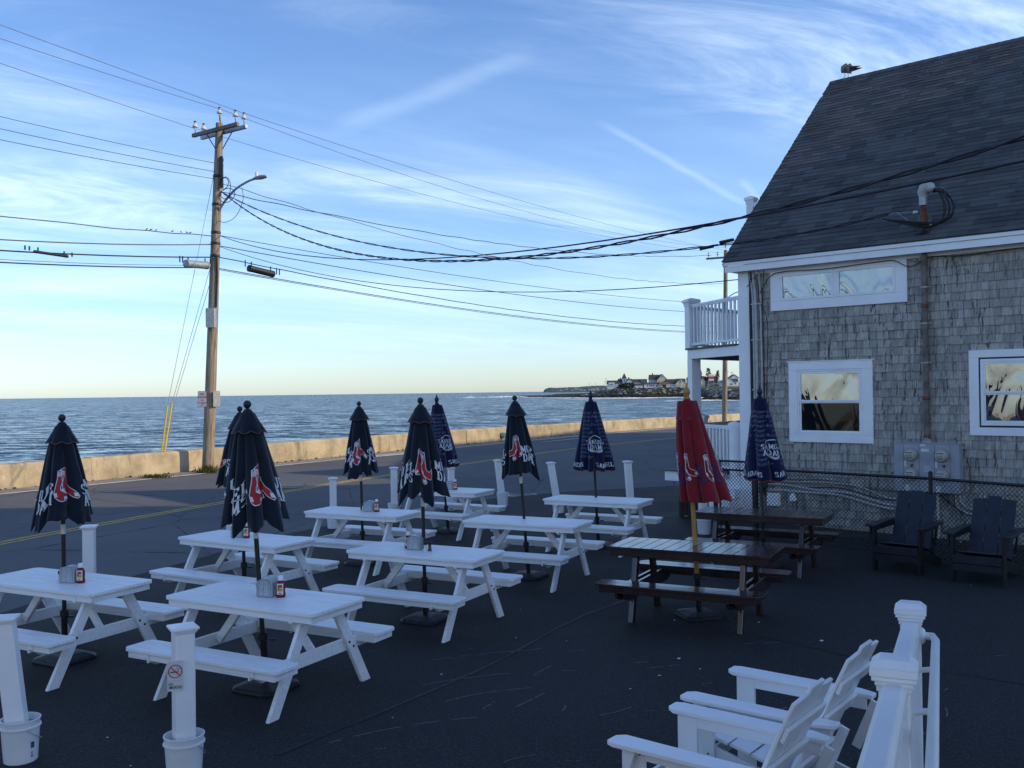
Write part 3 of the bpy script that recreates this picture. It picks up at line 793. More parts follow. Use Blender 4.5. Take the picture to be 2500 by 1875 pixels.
tag(sc_.build('shrub_thicket', SHRUB), 'dark wind-bent thicket in front of the far houses', None, kind='stuff')
# right cluster seen below the balcony
S2 = (151.3, .04256, 22.57); G2 = 'houses seen through the porch'
far_house(120, 225, 432, 330, 235, 'g', WALLB, ROOFB, 'narrow cream gable seen through the porch, beside the post', 790, 8, S=S2, grp=G2)
far_house(455, 560, 430, 345, 300, 'x', WALLW, ROOFS, 'white cottage left of the second utility pole through the porch', 785, 8, [(470, 490, 360, 390)], S=S2, grp=G2)
far_house(545, 735, 430, 345, 262, 'g', WALLW, ROOFS, 'white gabled house with blue grey roof seen through the porch', 780, 9, [(650, 700, 360, 400)], S=S2, grp=G2)
far_house(720, 880, 432, 330, 272, 'x', WALLW, ROOFD, 'white house with dark roof at the right of the porch view', 792, 9, [(760, 790, 345, 385), (810, 840, 345, 385)], S=S2, grp=G2)
far_house(790, 960, 400, 250, 190, 'g', WALLW, ROOFD, 'tall white house behind, at the right of the porch view', 805, 9, S=S2, grp=G2)
far_house(245, 360, 430, 345, 312, 'x', WALLG, ROOFD, 'low grey shop building under the red and white sign', 788, 8, S=S2, grp=G2)
sg = thing('roadside_sign', 'tall red and white sign on posts seen through the porch', 'sign', (163, 782, 4))
MB().bx(-1.3, -1.0, -.2, .2, 0, 12).bx(2.8, 3.1, -.2, .2, 0, 10).build('post', GALV, sg)
MB().bx(-1, 3.3, -.25, .25, 5.4, 10.5).build('panel', SIGNW, sg); MB().bx(-1, 3.3, -.3, -.251, 7.0, 8.9).build('red_band', SIGNR, sg)
def far_car(x, y, z, mat, label):
    t = thing('parked_car', label, 'car', (x, y, z), 0, 'cars parked on the far shore')
    MB().prism([(-2.2, .35), (2.2, .35), (2.25, .8), (1.5, .95), (.8, 1.45), (-1.1, 1.45), (-1.8, .95), (-2.2, .85)], (0, -.9, 0), (1, 0, 0), (0, 0, 1), (0, 1, 0), 1.8).build('body', mat, t)
    w = MB().prism([(-1.55, .97), (1.2, .97), (.7, 1.38), (-1.0, 1.38)], (0, -.93, 0), (1, 0, 0), (0, 0, 1), (0, 1, 0), 1.86).build('windows', WINK, t)
    for sx in (-1.35, 1.35):
        MB().lathe([(.34, -.95), (.34, .95)], (sx, 0, .34), 10, Matrix.Rotation(R(90), 3, 'X')).build('wheel', BLACKP, t)
far_car(165.9, 772, 4.8, CARP, 'dark car parked on the far shore, seen through the porch')
far_car(171.3, 774, 4.6, WALLW, 'white car parked on the far shore, seen through the porch')
gb = MB()
gb.add([(148, 757, 3.0), (192, 757, 2.4), (192, 779, 4.6), (148, 779, 4.5)], [(0, 1, 2, 3)]); struct(gb.build('grass_bank', GRASS))
def pine(x, y, zb, zt, w, label, seed):
    rg = random.Random(seed); t = thing('pine_tree', label, 'tree', (x, y, zb), 0, 'trees on the far shore'); H_ = zt - zb
    MB().tube([(0, 0, 0), (.1, 0, H_ * .5), (0, 0, H_ * .95)], [.3, .22, .08], 6).build('trunk', POLEW, t)
    b = MB()
    for i in range(130):
        u = rg.random() ** .8; z = H_ * (.38 + .62 * u); rr = w * (1.15 - u * .75) * rg.uniform(.3, 1); a = rg.uniform(0, 2 * PI); s_ = rg.uniform(.18, .5)
        b.blob((rr * math.cos(a), rr * math.sin(a), z), (s_ * 1.6, s_ * 1.6, s_ * .6), jit=.45, rg=rg)
    b.build('crown', PINE, t)
pine(165.5, 800, 7, 20.2, 2.6, 'tall loose pine, the highest seen through the porch', 1)
pine(158.8, 802, 6, 18.4, 2.0, 'shorter open pine beside the porch post', 2)
pine(174.2, 804, 6, 18.2, 1.6, 'narrow pine just left of the second utility pole', 3)
pine(179.5, 800, 6, 17.4, 1.6, 'narrow dark pine just right of the second utility pole', 4)
tb = MB()
for i in range(420):
    u = fr.uniform(120, 560); v = fr.uniform(215, 340)
    tb.blob((151.3 + .04256 * u, 812 + fr.uniform(-3, 3), 22.57 - .04256 * v), (fr.uniform(.5, 1.1), .8, fr.uniform(.4, .9)), jit=.4, rg=fr)
tag(tb.build('tree_belt', SHRUB), 'dark belt of trees behind the sign on the far shore', None, kind='stuff')
def far_pole(x, y, z0, z1, label, arm=True):
    t = thing('utility_pole', label, 'utility pole', (x, y, z0), 0, 'utility poles on the far shore')
    MB().tube([(0, 0, 0), (0, 0, z1 - z0)], .16, 6).build('pole', OLDPIPE, t)
    if arm: MB().bx(-1.3, 1.3, -.08, .08, z1 - z0 - 1.1, z1 - z0 - .85).build('crossarm', OLDPIPE, t)
for i, (u, v0, v1, lb) in enumerate(((145, 300, 500, 'short pole left of the white house on the far point'), (172, 232, 500, 'tallest pole left of the white house on the far point'), (1212, 205, 400, 'pole between the houses in the middle of the far row'), (2178, 190, 480, 'pole at the right end of the far row'))):
    far_pole(101.4 + .04803 * u, 1108, 28.2 - .04803 * v1, 28.2 - .04803 * v0, lb)
for u, v0, lb in ((445, 172, 'short utility pole right of the red and white sign'), (683, 108, 'thin pole right of the second utility pole'), (772, 128, 'pole with crossarm near the right porch post')):
    far_pole(151.3 + .04256 * u, 795, 5, 22.57 - .04256 * v0, lb)
far_pole(96, 1180, -1, 12.5, 'faint thin mast on the rocky point, left of the other', False); far_pole(103.5, 1180, 0, 12.5, 'faint thin mast on the rocky point, right of the other', False)
# boat
bt = thing('motor_boat', 'small white motor boat throwing spray off the point', 'boat', (-66, 1489, -6), R(8))
MB().prism([(-4.5, .1), (4, 0), (6, 1.6), (-4.5, 1.3)], (0, -1.3, 0), (1, 0, 0), (0, 0, 1), (0, 1, 0), 2.6).build('hull', WHITEBOAT, bt)
cb = MB().prism([(-1.5, 1.4), (2.4, 1.4), (1.6, 3.2), (-1.2, 3.2)], (0, -1, 0), (1, 0, 0), (0, 0, 1), (0, 1, 0), 2).build('cabin', WHITEBOAT, bt)
MB().bx(-.8, 1.4, -1.04, 1.04, 2.2, 2.9).build('window', WINK, cb)
wk = MB()
for i in range(40): wk.blob((-66 + fr.gauss(-3, 7), 1486 + fr.uniform(-2, 2), -5.9), (fr.uniform(.5, 1.6), .6, fr.uniform(.15, .9)), rg=fr)
tag(wk.build('boat_wake', FOAM, smooth=True), 'white wake round the small motor boat', None, kind='stuff')

# ------------------------------------------------------------------ utility poles and wires
RD = Vector((.55, .835, 0)); RX = Vector((.82, -.57, 0)).normalized()     # along the road, across it towards the lot
def insulator(parent, p, s=1.0):
    i = MB().lathe([(.02, 0), (.03, .06), (.085, .08), (.09, .11), (.05, .16), (.035, .19), (.045, .22), (.03, .25)], p, 12).build('insulator', PORC, parent, smooth=True)
    MB().tube([Vector(p) - Vector((0, 0, .16)), Vector(p) + Vector((0, 0, .02))], .012, 5).build('pin', BLACK, i)
    MB().lathe([(.04, .2), (.045, .27), (.02, .285)], p, 8).build('tie', BLACK, i)
up = thing('utility_pole', 'tall weathered wooden utility pole at the seawall with street lamp and crossarms', 'utility pole', (-9.75, 30.37, 0), 0, 'wooden utility poles by the road')
def pl(z): return Vector((.044 * z, 0, z))
MB().tube([pl(0) - Vector((0, 0, .3)), pl(0), pl(3), pl(6), pl(9), pl(11.15)], [.19, .185, .17, .155, .135, .115], 16).build('pole', POLEW, up, smooth=True)
for sg in (-1, 1):
    c = pl(10.9) + RD * (sg * .17)
    a = MB().beam(c - RX * 1.12, c + RX * 1.12, .115, .09).build('crossarm', GALV if sg > 0 else OLDPIPE, up)
    for e in (-1, 1):
        insulator(up, c + RX * (e * 1.0) + Vector((0, 0, .18)))
        MB().beam(c + RX * (e * .42) - Vector((0, 0, .06)), pl(10.3) + RD * (sg * .12), .03, .012).build('brace', BLACK, up)
insulator(up, pl(11.15) + Vector((0, 0, .24)))
MB().beam(pl(11.0) + RX * .1, pl(11.42), .05, .03).build('top_bracket', BLACK, up)
# riser and secondary rack
MB().bx(.44 + .10, .44 + .19, -.2, -.1, 9.05, 10.05).build('cable_riser', BLACK, up)
for k in range(5): MB().lathe([(.05, 0), (.055, .05), (.03, .09)], pl(9.15 + k * .19) + Vector((.16, -.12, 0)), 8).build('spool', BLACK, up)
MB().tube([pl(5.25) + Vector((.13, -.13, 0)), pl(6.3) + Vector((.13, -.13, 0)), pl(6.9) + Vector((.1, -.15, 0))], .03, 6).build('conduit', CABLE, up)
bxp = MB().bx(.05, .31, -.42, -.19, 4.58, 5.2).build('junction_box', GALV, up, bevel=.008); bxp.location = pl(0)
bxp.location = (.08, 0, 0)
MB().bx(.03, .05, -.40, -.2, 4.6, 5.18).build('lid', STEELG, bxp)
for z in (6.85, 7.25, 7.6, 9.4, 8.5): MB().lathe([(.165 - z * .002, 0), (.172 - z * .002, .02), (.172 - z * .002, .07), (.165 - z * .002, .09)], pl(z), 14).build('strap', BLACK, up)
for (zz, hh, rr_) in ((9.0, .35, .25), (8.75, .22, .35), (9.15, .18, .2)):
    cpts = [pl(zz) + RX * (.15 + rr_ * (1 - math.cos(a)) * 1.1) + Vector((0, -.1, hh * math.sin(a))) for a in [k * 2 * PI / 14 for k in range(15)]]
    MB().tube(cpts, .012, 5).build('cable_loop', CABLE, up)
MB().tube(spline([pl(8.0) + Vector((.1, -.12, .0)), pl(7.9) + Vector((.4, -.3, .02)), pl(8.1) + Vector((.75, -.4, 0)), pl(8.6) + Vector((.95, -.4, 0)), pl(9.0) + Vector((.9, -.4, 0))], 5), .009, 5).build('cable_loop', CABLE, up)
# street lamp: fixed to the pole, a part of it
la = spline([pl(8.35) + RX * .14, pl(8.62) + RX * .42, pl(8.92) + RX * .9, pl(9.08) + RX * 1.45, pl(9.12) + RX * 1.78], 6)
lamp = MB().tube(la, .035, 8).build('lamp_arm', GALV, up, smooth=True)
hd_ = MB(); hc = pl(9.13) + RX * 2.0; q = Matrix((( RX.x, -RX.y, 0), (RX.y, RX.x, 0), (0, 0, 1)))
hd_.lathe([(.02, -.30), (.06, -.26), (.10, -.1), (.125, .08), (.10, .26), (.03, .34)], hc, 12, q @ Matrix.Rotation(R(90), 3, 'Y'), sy=.9)
for i, v in enumerate(hd_.v): hd_.v[i] = (v[0], v[1], hc.z + (v[2] - hc.z) * .55)
hdo = hd_.build('lamp_head', GALV, lamp, smooth=True)
MB().lathe([(.045, 0), (.045, .12), (.03, .13)], hc + Vector((0, 0, .06)) - RX * .12, 10).build('photocell', WHITEP, lamp)
# signs on the pole
sgn = thing('no_parking_sign', 'small white no parking on pavement sign with red letters on the utility pole', 'sign', (-9.83, 30.14, 2.33), R(-6), 'signs on the big utility pole')
def rrect(w, h, r, n=4):
    P = []
    for cx, cy, a0 in ((w / 2 - r, h / 2 - r, 0), (-w / 2 + r, h / 2 - r, 90), (-w / 2 + r, -h / 2 + r, 180), (w / 2 - r, -h / 2 + r, 270)):
        for k in range(n + 1): a = R(a0 + 90 * k / n); P.append((cx + r * math.cos(a), cy + r * math.sin(a)))
    return P
MB().prism(rrect(.29, .50, .03), (0, 0, 0), (1, 0, 0), (0, 0, 1), (0, 1, 0), .004).build('plate', SIGNW, sgn)
def ring_mb(mb, poly_o, poly_i, y, u=(1, 0, 0), v=(0, 0, 1), o=(0, 0, 0)):
    o, u, v = Vector(o), Vector(u), Vector(v); n = len(poly_o)
    mb.add([o + u * a + v * b for a, b in poly_o] + [o + u * a + v * b for a, b in poly_i], [(i, (i + 1) % n, (i + 1) % n + n, i + n) for i in range(n)]); return mb
ring_mb(MB(), rrect(.275, .485, .025), rrect(.262, .472, .02), 0, o=(0, -.002, 0)).build('border', SIGNR, sgn)
XUP = Matrix.Rotation(R(90), 4, 'X')
for k, (t_, sz, z) in enumerate((('NO', .10, .15), ('PARKING', .075, .055), ('ON', .065, -.04), ('PAVEMENT', .062, -.125))):
    me = text_mesh(t_, sz, 'lettering', SIGNR, offset=.002); o = obj('lettering', me, sgn, Matrix.Translation((0, -.003, z)) @ XUP)
MB().prism([(-.05, 0), (-.02, .02), (-.02, .007), (.02, .007), (.02, .02), (.05, 0), (.02, -.02), (.02, -.007), (-.02, -.007), (-.02, -.02)], (0, -.004, -.19), (1, 0, 0), (0, 0, 1), (0, 1, 0), .001).build('arrow', SIGNR, sgn)
sg2 = thing('road_sign', 'sign seen edge-on from behind on the right side of the utility pole', 'sign', (-9.42, 30.3, 2.33), R(62), 'signs on the big utility pole')
MB().prism(rrect(.3, .5, .03), (0, 0, 0), (1, 0, 0), (0, 0, 1), (0, 1, 0), .004).build('plate', GALV, sg2)
MB().bx(-.02, .02, .004, .03, -.2, .2).build('bracket', BLACK, sg2)
# guy wires and yellow guards behind the wall
gy = []
for k, (top, gt, lab) in enumerate(((Vector((-9.33, 30.4, 10.15)), Vector((-10.86, 29.95, 2.15)), 'long guy wire from the pole top to the left yellow guard'),
                                    (Vector((-9.55, 30.4, 6.75)), Vector((-10.72, 29.95, 2.22)), 'shorter guy wire from halfway up the pole to the right yellow guard'),
                                    (Vector((-9.52, 30.45, 6.45)), Vector((-10.66, 30.0, 2.24)), 'lower guy wire running beside the shorter one to the guards'))):
    t = thing('guy_wire', lab, 'guy wire', (0, 0, 0), 0, 'guy wires of the big pole'); base = Vector((-11.25, 30.15, -.2)) + Vector((.05 * k, .02 * k, 0))
    MB().tube([top, gt, base], .009, 5).build('wire', GALV, t)
    if k < 2: MB().tube([gt, gt.lerp(base, .99)], [.026, .036], 8).build('guard', YELLOW, t, smooth=True)
# second pole
u2 = thing('utility_pole', 'second wooden utility pole further down the road, behind the porch', 'utility pole', (14.4, 64.6, 0), 0, 'wooden utility poles by the road')
MB().tube([(0, 0, -.3), (0, 0, 0), (.08, -.3, 6), (.14, -.55, 11.8)], [.19, .18, .16, .13], 12).build('pole', POLEW, u2, smooth=True)
MB().beam(Vector((-1.15, -.4, 11.25)), Vector((1.2, -1.6, 11.25)), .12, .1).build('crossarm', OLDPIPE, u2)
for e in (-1.0, -.45, 1.0): insulator(u2, (e, -.95 - .5 * e, 11.38))
insulator(u2, (.14, -.55, 11.95))
MB().tube(spline([(.1, -.4, 8.4), (.45, -.5, 8.75), (1.0, -.7, 9.0), (1.7, -.9, 9.1)], 4), .035, 6).build('lamp_arm', GALV, u2)
def wire(S, E, sag, r, mat, label, n=30, waves=0.0, seed=0, name='overhead_wire', group='overhead wires along the road', twist=None):
    S, E = Vector(S), Vector(E); rg = random.Random(seed)
    if abs(S.y - 30.37) < .1 and S.z < 10.5: S = Vector((-9.75 + .044 * S.z + (.13 if E.x > S.x else -.13), 30.37, S.z))
    ph = rg.uniform(0, 6)
    def P_(t): return S.lerp(E, t) - Vector((0, 0, 4 * sag * t * (1 - t))) + Vector((0, 0, waves * math.sin(t * 95 + ph + 3 * math.sin(t * 17))))
    N = n * (4 if waves or twist else 1)
    if not twist:
        o = MB().tube([P_(i / N) for i in range(N + 1)], r, 5).build(name, mat)
        return tag(o, label, 'wire', group)
    t_ = thing(name, label, 'wire', (0, 0, 0), 0, group)
    L = (E - S).length; d = (E - S).normalized(); sd = d.cross(Vector((0, 0, 1))).normalized(); k = twist
    for j in range(2):
        pts = []
        for i in range(N + 1):
            t = i / N; a = t * L * k + j * PI; pts.append(P_(t) + sd * (r * 1.1 * math.cos(a)) + Vector((0, 0, r * 1.1 * math.sin(a))))
        MB().tube(pts, r * .8, 5).build('strand', mat, t_)
    return t_
FL = (-25.3, -8.7)
wire((-8.3, 29.6, 11.25), (14.62, 64.0, 11.76), .418, .008, CABLEG, 'topmost thin power wire from the right end of the crossarm to the far pole')
wire((-9.26, 30.37, 11.62), (14.56, 64.0, 11.95), .909, .008, CABLEG, 'thin power wire from the pole top pin to the far pole')
wire((-10.4, 31.0, 11.22), (14.34, 64.0, 11.6), .65, .008, CABLEG, 'lowest of the three thin power wires running right from the crossarms')
wire((-8.77, 30.37, 9.23), (14.58, 64.0, 9.54), .95, .012, CABLEG, 'wavy grey cable crossing the sky to the far pole', waves=.02)
wire((-8.97, 30.37, 8.95), (13.46, 63.5, 11.4), .76, .014, CABLE, 'dark twisted cable from the pole to the far crossarm', waves=.015, seed=2)
wire((-9.03, 30.37, 8.97), (4.55, 7.6, 4.54), 1.635, .014, CABLE, 'thick black service cable sweeping up to the right over the roof', twist=5.0, name='service_cable', group='service cables')
wire((-9.18, 30.37, 7.55), (4.45, 7.68, 4.30), .817, .011, CABLE, 'thinner black cable running just under the thick one over the roof', name='service_cable', group='service cables')
wire((-9.03, 30.37, 8.94), (3.72, 17.0, 5.01), .948, .013, CABLE, 'black service cable ending in two splices at the roof corner', twist=4.0, name='service_cable', group='service cables')
wire((3.72, 17.0, 5.01), (6.03, 15.10, 5.18), .06, .012, CABLE, 'service cable from the splices across the roof to the mast', twist=6.0, name='service_cable', group='service cables')
wire((-9.14, 30.37, 7.2), (4.16, 17.38, 4.43), .711, .009, CABLE, 'thin black cable to the corner board of the shingled building', name='service_cable', group='service cables')
wire((-9.18, 30.37, 7.55), (14.56, 64.0, 8.16), .405, .013, CABLEG, 'upper communication cable running right from the pole')
wire((-9.14, 30.37, 7.22), (14.55, 64.0, 7.53), .442, .016, CABLEG, 'second communication cable running right from the pole')
wire((-9.19, 30.37, 6.86), (14.54, 64.0, 6.64), .611, .016, CABLE, 'heavy communication cable carrying the black closure', waves=.006)
wire((-9.19, 30.37, 6.5), (14.53, 64.0, 6.23), .473, .014, CABLE, 'lowest communication cable running right from the pole')
wire((-9.16, 30.33, 6.46), (14.5, 63.95, 6.16), .473, .012, CABLEG, 'lowest grey strand running just under the lowest communication cable')
wire((-8.3, 29.6, 11.25), (*FL, 11.2), .271, .008, CABLEG, 'topmost thin power wire running left from the crossarm')
wire((-9.26, 30.37, 11.62), (*FL, 11.6), .75, .008, CABLEG, 'middle thin power wire running left from the pole top')
wire((-10.2, 31.0, 11.15), (*FL, 11.1), .376, .008, CABLEG, 'lowest of the three thin power wires running left from the crossarms')
wire((-9.35, 30.37, 9.88), (*FL, 9.88), .954, .009, CABLEG, 'upper of three secondary wires running left from the pole rack')
wire((-9.29, 30.37, 9.61), (*FL, 9.61), 1.0, .010, CABLEG, 'middle of three secondary wires running left from the pole rack')
wire((-9.32, 30.37, 9.38), (*FL, 9.38), 1.06, .010, CABLEG, 'lower of three secondary wires running left from the pole rack')
wire((-9.44, 30.37, 7.55), (*FL, 7.61), 1.12, .015, CABLEG, 'wavy grey communication cable, highest of the thick ones on the left', waves=.012)
wire((-9.47, 30.37, 7.27), (*FL, 7.27), 1.6, .017, CABLEG, 'communication cable on the left carrying the long black splice')
wire((-9.47, 30.37, 6.86), (*FL, 6.86), 1.356, .020, CABLE, 'thick dark communication cable on the left above the lowest pair')
wire((-9.52, 30.37, 6.53), (*FL, 6.53), 1.29, .018, CABLE, 'lowest thick communication cable on the left')
wire((-9.52, 30.37, 6.60), (*FL, 6.60), 1.29, .008, CABLEG, 'thin strand just above the lowest communication cable on the left')
def closure(a, b, r, mat, label, zoff):
    a, b = Vector(a), Vector(b); d = (b - a).normalized(); t = thing('splice_closure', label, 'cable closure', a.lerp(b, .5), 0, 'cable splice closures')
    o = t.location; L = (b - a).length; rt = d.to_track_quat('Z', 'Y').to_matrix()
    MB().lathe([(r * .6, -L / 2), (r, -L / 2 + .02), (r, -L / 2 + .1), (r * .95, -L / 2 + .1), (r * .95, L / 2 - .1), (r, L / 2 - .1), (r, L / 2 - .02), (r * .6, L / 2)], (0, 0, 0), 16, rt).build('case', mat, t, smooth=True)
    for k in (-L * .38, L * .38, -L * .62, L * .62, L * .74):
        MB().beam(d * k + Vector((0, 0, r * .2)), d * k + Vector((0, 0, zoff)), .035, .02, side=d).build('hanger', BLACK, t)
    return t
closure((-9.60, 30.1, 6.56), (-9.98, 29.15, 6.50), .125, GALV, 'light grey cylindrical cable closure hanging left of the pole', .22)
closure((-8.60, 31.15, 6.60), (-8.0, 32.05, 6.50), .115, BLACKP, 'black cylindrical cable closure hanging right of the pole', .24)
closure((-11.6, 24.9, 6.13), (-12.0, 23.9, 6.12), .04, BLACKP, 'long thin black splice on the cable far left of the pole', .12)
for p_, lb in (((3.55, 17.15, 4.99), 'left of the two black splices at the roof corner'), ((3.85, 16.88, 5.06), 'right of the two black splices at the roof corner')):
    sp = MB().tube([Vector(p_) - Vector((.1, -.09, .01)), Vector(p_) + Vector((.1, -.09, .01))], .03, 8).build('cable_splice', CABLE); tag(sp, lb, 'cable splice', 'cable splices')
# small starlings on the wire left of the pole
def small_bird(x, y, z, a, label, seed):
    b = MB().lathe([(.004, -.09), (.02, -.05), (.028, 0), (.024, .04), (.015, .06), (.018, .075), (.012, .09), (.003, .10)], (0, 0, 0), 8, Matrix.Rotation(R(65), 3, 'Y'))
    o = b.build('small_bird', BLACKP, smooth=True); o.scale = (.6, .6, .6); o.location = (x, y, z - .02); o.rotation_euler = (0, 0, a); tag(o, label, 'bird', 'small birds on the wire')
S_, E_ = Vector((-9.44, 30.37, 7.55)), Vector((*FL, 7.61))
BLB = ('tiny dark bird on the cable, nearest the pole', 'tiny dark bird on the cable, second from the pole', 'tiny dark bird on the cable, third from the pole', 'tiny dark bird on the cable sitting apart in the middle of the row',
       'tiny dark bird on the cable, third from the far left end of the row', 'tiny dark bird on the cable, second from the far left end of the row', 'tiny dark bird on the cable, leftmost of the row')
for k, t in enumerate((.0275, .031, .037, .046, .062, .067, .071)):
    p_ = S_.lerp(E_, t) - Vector((0, 0, 4 * 1.12 * t * (1 - t))); small_bird(p_.x, p_.y, p_.z + .06, rnd.uniform(0, 6), BLB[k], k)

# ------------------------------------------------------------------ shingled beach house (local x along the visible wall, y inwards)
BO = Vector((4.192, 17.46, 0)); BA = math.atan2(-.663, .749)
def bw(s, y, z=0.0):
    q = rotz(BA) @ Vector((s, y, z)); return BO + q
hs_ = thing('shingled_house', 'grey cedar shingled beach house with dark roof and white trimmed balcony', 'house', BO, BA)
br = random.Random(21)
core = MB().bx(.05, 6.6, .0, 9.4, -.4, 4.62)
core.prism([(.0, 4.62), (9.4, 4.62), (4.66, 9.05)], (.05, 0, 0), (0, 1, 0), (0, 0, 1), (1, 0, 0), 6.5)
wall = core.build('wall', SHG, hs_, tone=True)
MB().bx(.0, .225, -.032, .24, -.2, 4.57).build('corner_board', TRIM, hs_, bevel=.004)
MB().bx(.225, .232, -.03, -.002, 0, 4.57).build('corner_seam', DARKWOOD, hs_)
MB().bx(-.14, 6.9, -.262, -.235, 4.55, 4.665).build('fascia_board', TRIM, hs_, bevel=.003)
MB().bx(-.15, 6.9, -.285, -.263, 4.668, 4.742).build('drip_board', TRIM, hs_, bevel=.003)
MB().bx(-.14, 6.9, -.234, .0, 4.575, 4.595).build('soffit', TRIM, hs_)
MB().bx(-.14, 0.05, .0, 4.6, 4.575, 4.595).build('soffit', TRIM, hs_)
MB().bx(.225, 6.6, -.022, -.001, 4.51, 4.573).build('frieze_board', TRIM, hs_)

# wall shingles: courses of separate wedges
EXP = .137
blocks = [(.72, 2.96, 3.90, 4.50), (1.05, 2.36, 1.57, 2.80), (4.03, 5.36, 1.74, 2.90)]
recs = []
row = 0
z = .075
while z < 4.50:
    spans = [(.232, 6.6)]
    for a, b, z0, z1 in blocks:
        if z + EXP > z0 and z < z1:
            ns = []
            for p, q in spans:
                if b <= p or a >= q: ns.append((p, q)); continue
                if a > p: ns.append((p, a))
                if b < q: ns.append((b, q))
            spans = ns
    for p, q in spans:
        x = p + br.uniform(-.08, 0) if p < .3 else p
        while x < q - .01:
            w = br.choice((.085, .10, .115, .125, .14, .15, .165, .185)); x1 = min(x + w, q)
            if q - x1 < .05: x1 = q
            xa = max(x, p)
            if x1 - xa > .02: recs.append((xa, x1, z))
            x = x1
    row += 1; z += EXP
WVAR = {}
def shingle_mb(w, h, th, drop=0.0, tone=.5, mb=None, o=(0, 0, 0)):
    mb = mb or MB(); ox, oy, oz = o
    V = [(0, -th, -drop), (w, -th, -drop * .3), (w, 0, -drop * .3), (0, 0, -drop), (0, -.003, h), (w, -.003, h), (w, 0, h), (0, 0, h)]
    V = [(a + ox, b + oy, c + oz) for a, b, c in V]
    return mb.add(V, [(3, 2, 1, 0), (4, 5, 6, 7), (0, 1, 5, 4), (1, 2, 6, 5), (2, 3, 7, 6), (3, 0, 4, 7)], tone)
recs.sort(key=lambda r: -(r[0] * .9 + 0.0 * r[2]) - (0 if True else 0))
vis = [r for r in recs if r[0] < 4.85]
single = set(id(r) for r in vis[:300])
rest, resttan = MB(), MB()
for r in recs:
    xa, x1, z = r; w = x1 - xa - .004; tone = br.random() ** 1.3
    tan_ = xa > 4.45 and z < .86
    th = br.uniform(.016, .026); drop = br.uniform(-.004, .006)
    if id(r) in single:
        key = (round(w / .008), int(tone * 4), tan_)
        if key not in WVAR: WVAR[key] = shingle_mb(key[0] * .008, EXP + .012, th, drop, (key[1] + .5) / 4).mesh('shingle', SHT if tan_ else SHG, tone=True)
        o = obj('shingle', WVAR[key], wall); o.location = (xa, -.002, z)
    else: shingle_mb(w, EXP + .012, th, drop, tone, resttan if tan_ else rest, (xa, -.002, z))
o = rest.build('shingles', SHG, wall, tone=True); o['kind'] = 'stuff'
if resttan.v: o = resttan.build('shingles', SHT, wall, tone=True); o['kind'] = 'stuff'
MB().bx(1.9, 6.6, -.05, .0, -.05, .09).build('base_board', SHT, hs_, tone=True)

# roof
ye, ze, yr, zr_ = -.30, 4.745, 4.66, 9.21
sl_ = Vector((0, yr - ye, zr_ - ze)); SLN = sl_.length; sv = sl_.normalized(); nv = Vector((1, 0, 0)).cross(sv).normalized()
if nv.z < 0: nv = -nv
rf = MB().prism([(-.15, 0), (6.9, 0), (6.9, SLN), (-.15, SLN)], (0, ye, ze), (1, 0, 0), sv, -nv, .05)
sb_ = Vector((0, 9.6 - yr, 4.75 - zr_))
rf.prism([(-.15, 0), (6.9, 0), (6.9, sb_.length), (-.15, sb_.length)], (0, yr, zr_), (1, 0, 0), sb_.normalized(), Vector((0, -.68, -.73)), .05)
roof = rf.build('roof', ROOF, hs_, tone=True)
MB().beam((-.155, ye + .02, ze - .075), (-.155, yr, zr_ - .075), .11, .02, side=(0, 0, 1)).build('rake_board', TRIM, hs_)
REXP = .1305; rr = []; v = 0.0; k = 0
while v < SLN - .05:
    x = -.165 + (br.uniform(0, .2) if k % 2 else 0) - .2
    while x < 6.9:
        w = br.choice((.17, .22, .30, .33, .33, .38)); x0, x1 = max(x, -.175 + br.uniform(-.006, .004)), min(x + w, 6.9)
        if x1 - x0 > .03: rr.append((x0, x1, v))
        x += w
    v += REXP; k += 1
def tab(w, th, tone, mb, M4):
    V = [(0, -.004, 0), (w, -.004, 0), (w, -.004, th), (0, -.004, th), (0, REXP + .02, .001), (w, REXP + .02, .001), (w, REXP + .02, .004), (0, REXP + .02, .004)]
    return mb.add([M4 @ Vector(p) for p in V], [(3, 2, 1, 0), (4, 5, 6, 7), (0, 1, 5, 4), (1, 2, 6, 5), (2, 3, 7, 6), (3, 0, 4, 7)], tone)
def roofM(x, v): 
    o_ = Vector((x, ye, ze)) + sv * v
    return Matrix(((1, 0, 0, o_.x), (0, sv.y, nv.y, o_.y), (0, sv.z, nv.z, o_.z), (0, 0, 0, 1)))
order = sorted(rr, key=lambda r: (bw(r[0], ye + sv.y * r[2], ze + sv.z * r[2]) - cam.location).length + (100 if r[0] > 4.9 else 0))
sing = set(order[:300]); rest = MB(); RV = {}
for r in rr:
    tone = br.random(); th = br.choice((.012, .012, .018))
    if r in sing:
        key = (round((r[1] - r[0]) / .01), int(tone * 4), th)
        if key not in RV: RV[key] = tab(key[0] * .01 - .003, th, (key[1] + .5) / 4, MB(), Matrix()).mesh('roof_shingle', ROOF, tone=True)
        obj('roof_shingle', RV[key], roof, roofM(r[0], r[2]))
    else: tab(r[1] - r[0] - .003, th, tone, rest, roofM(r[0], r[2]))
o = rest.build('roof_shingles', ROOF, roof, tone=True); o['kind'] = 'stuff'
x = -.17; cv = MB()
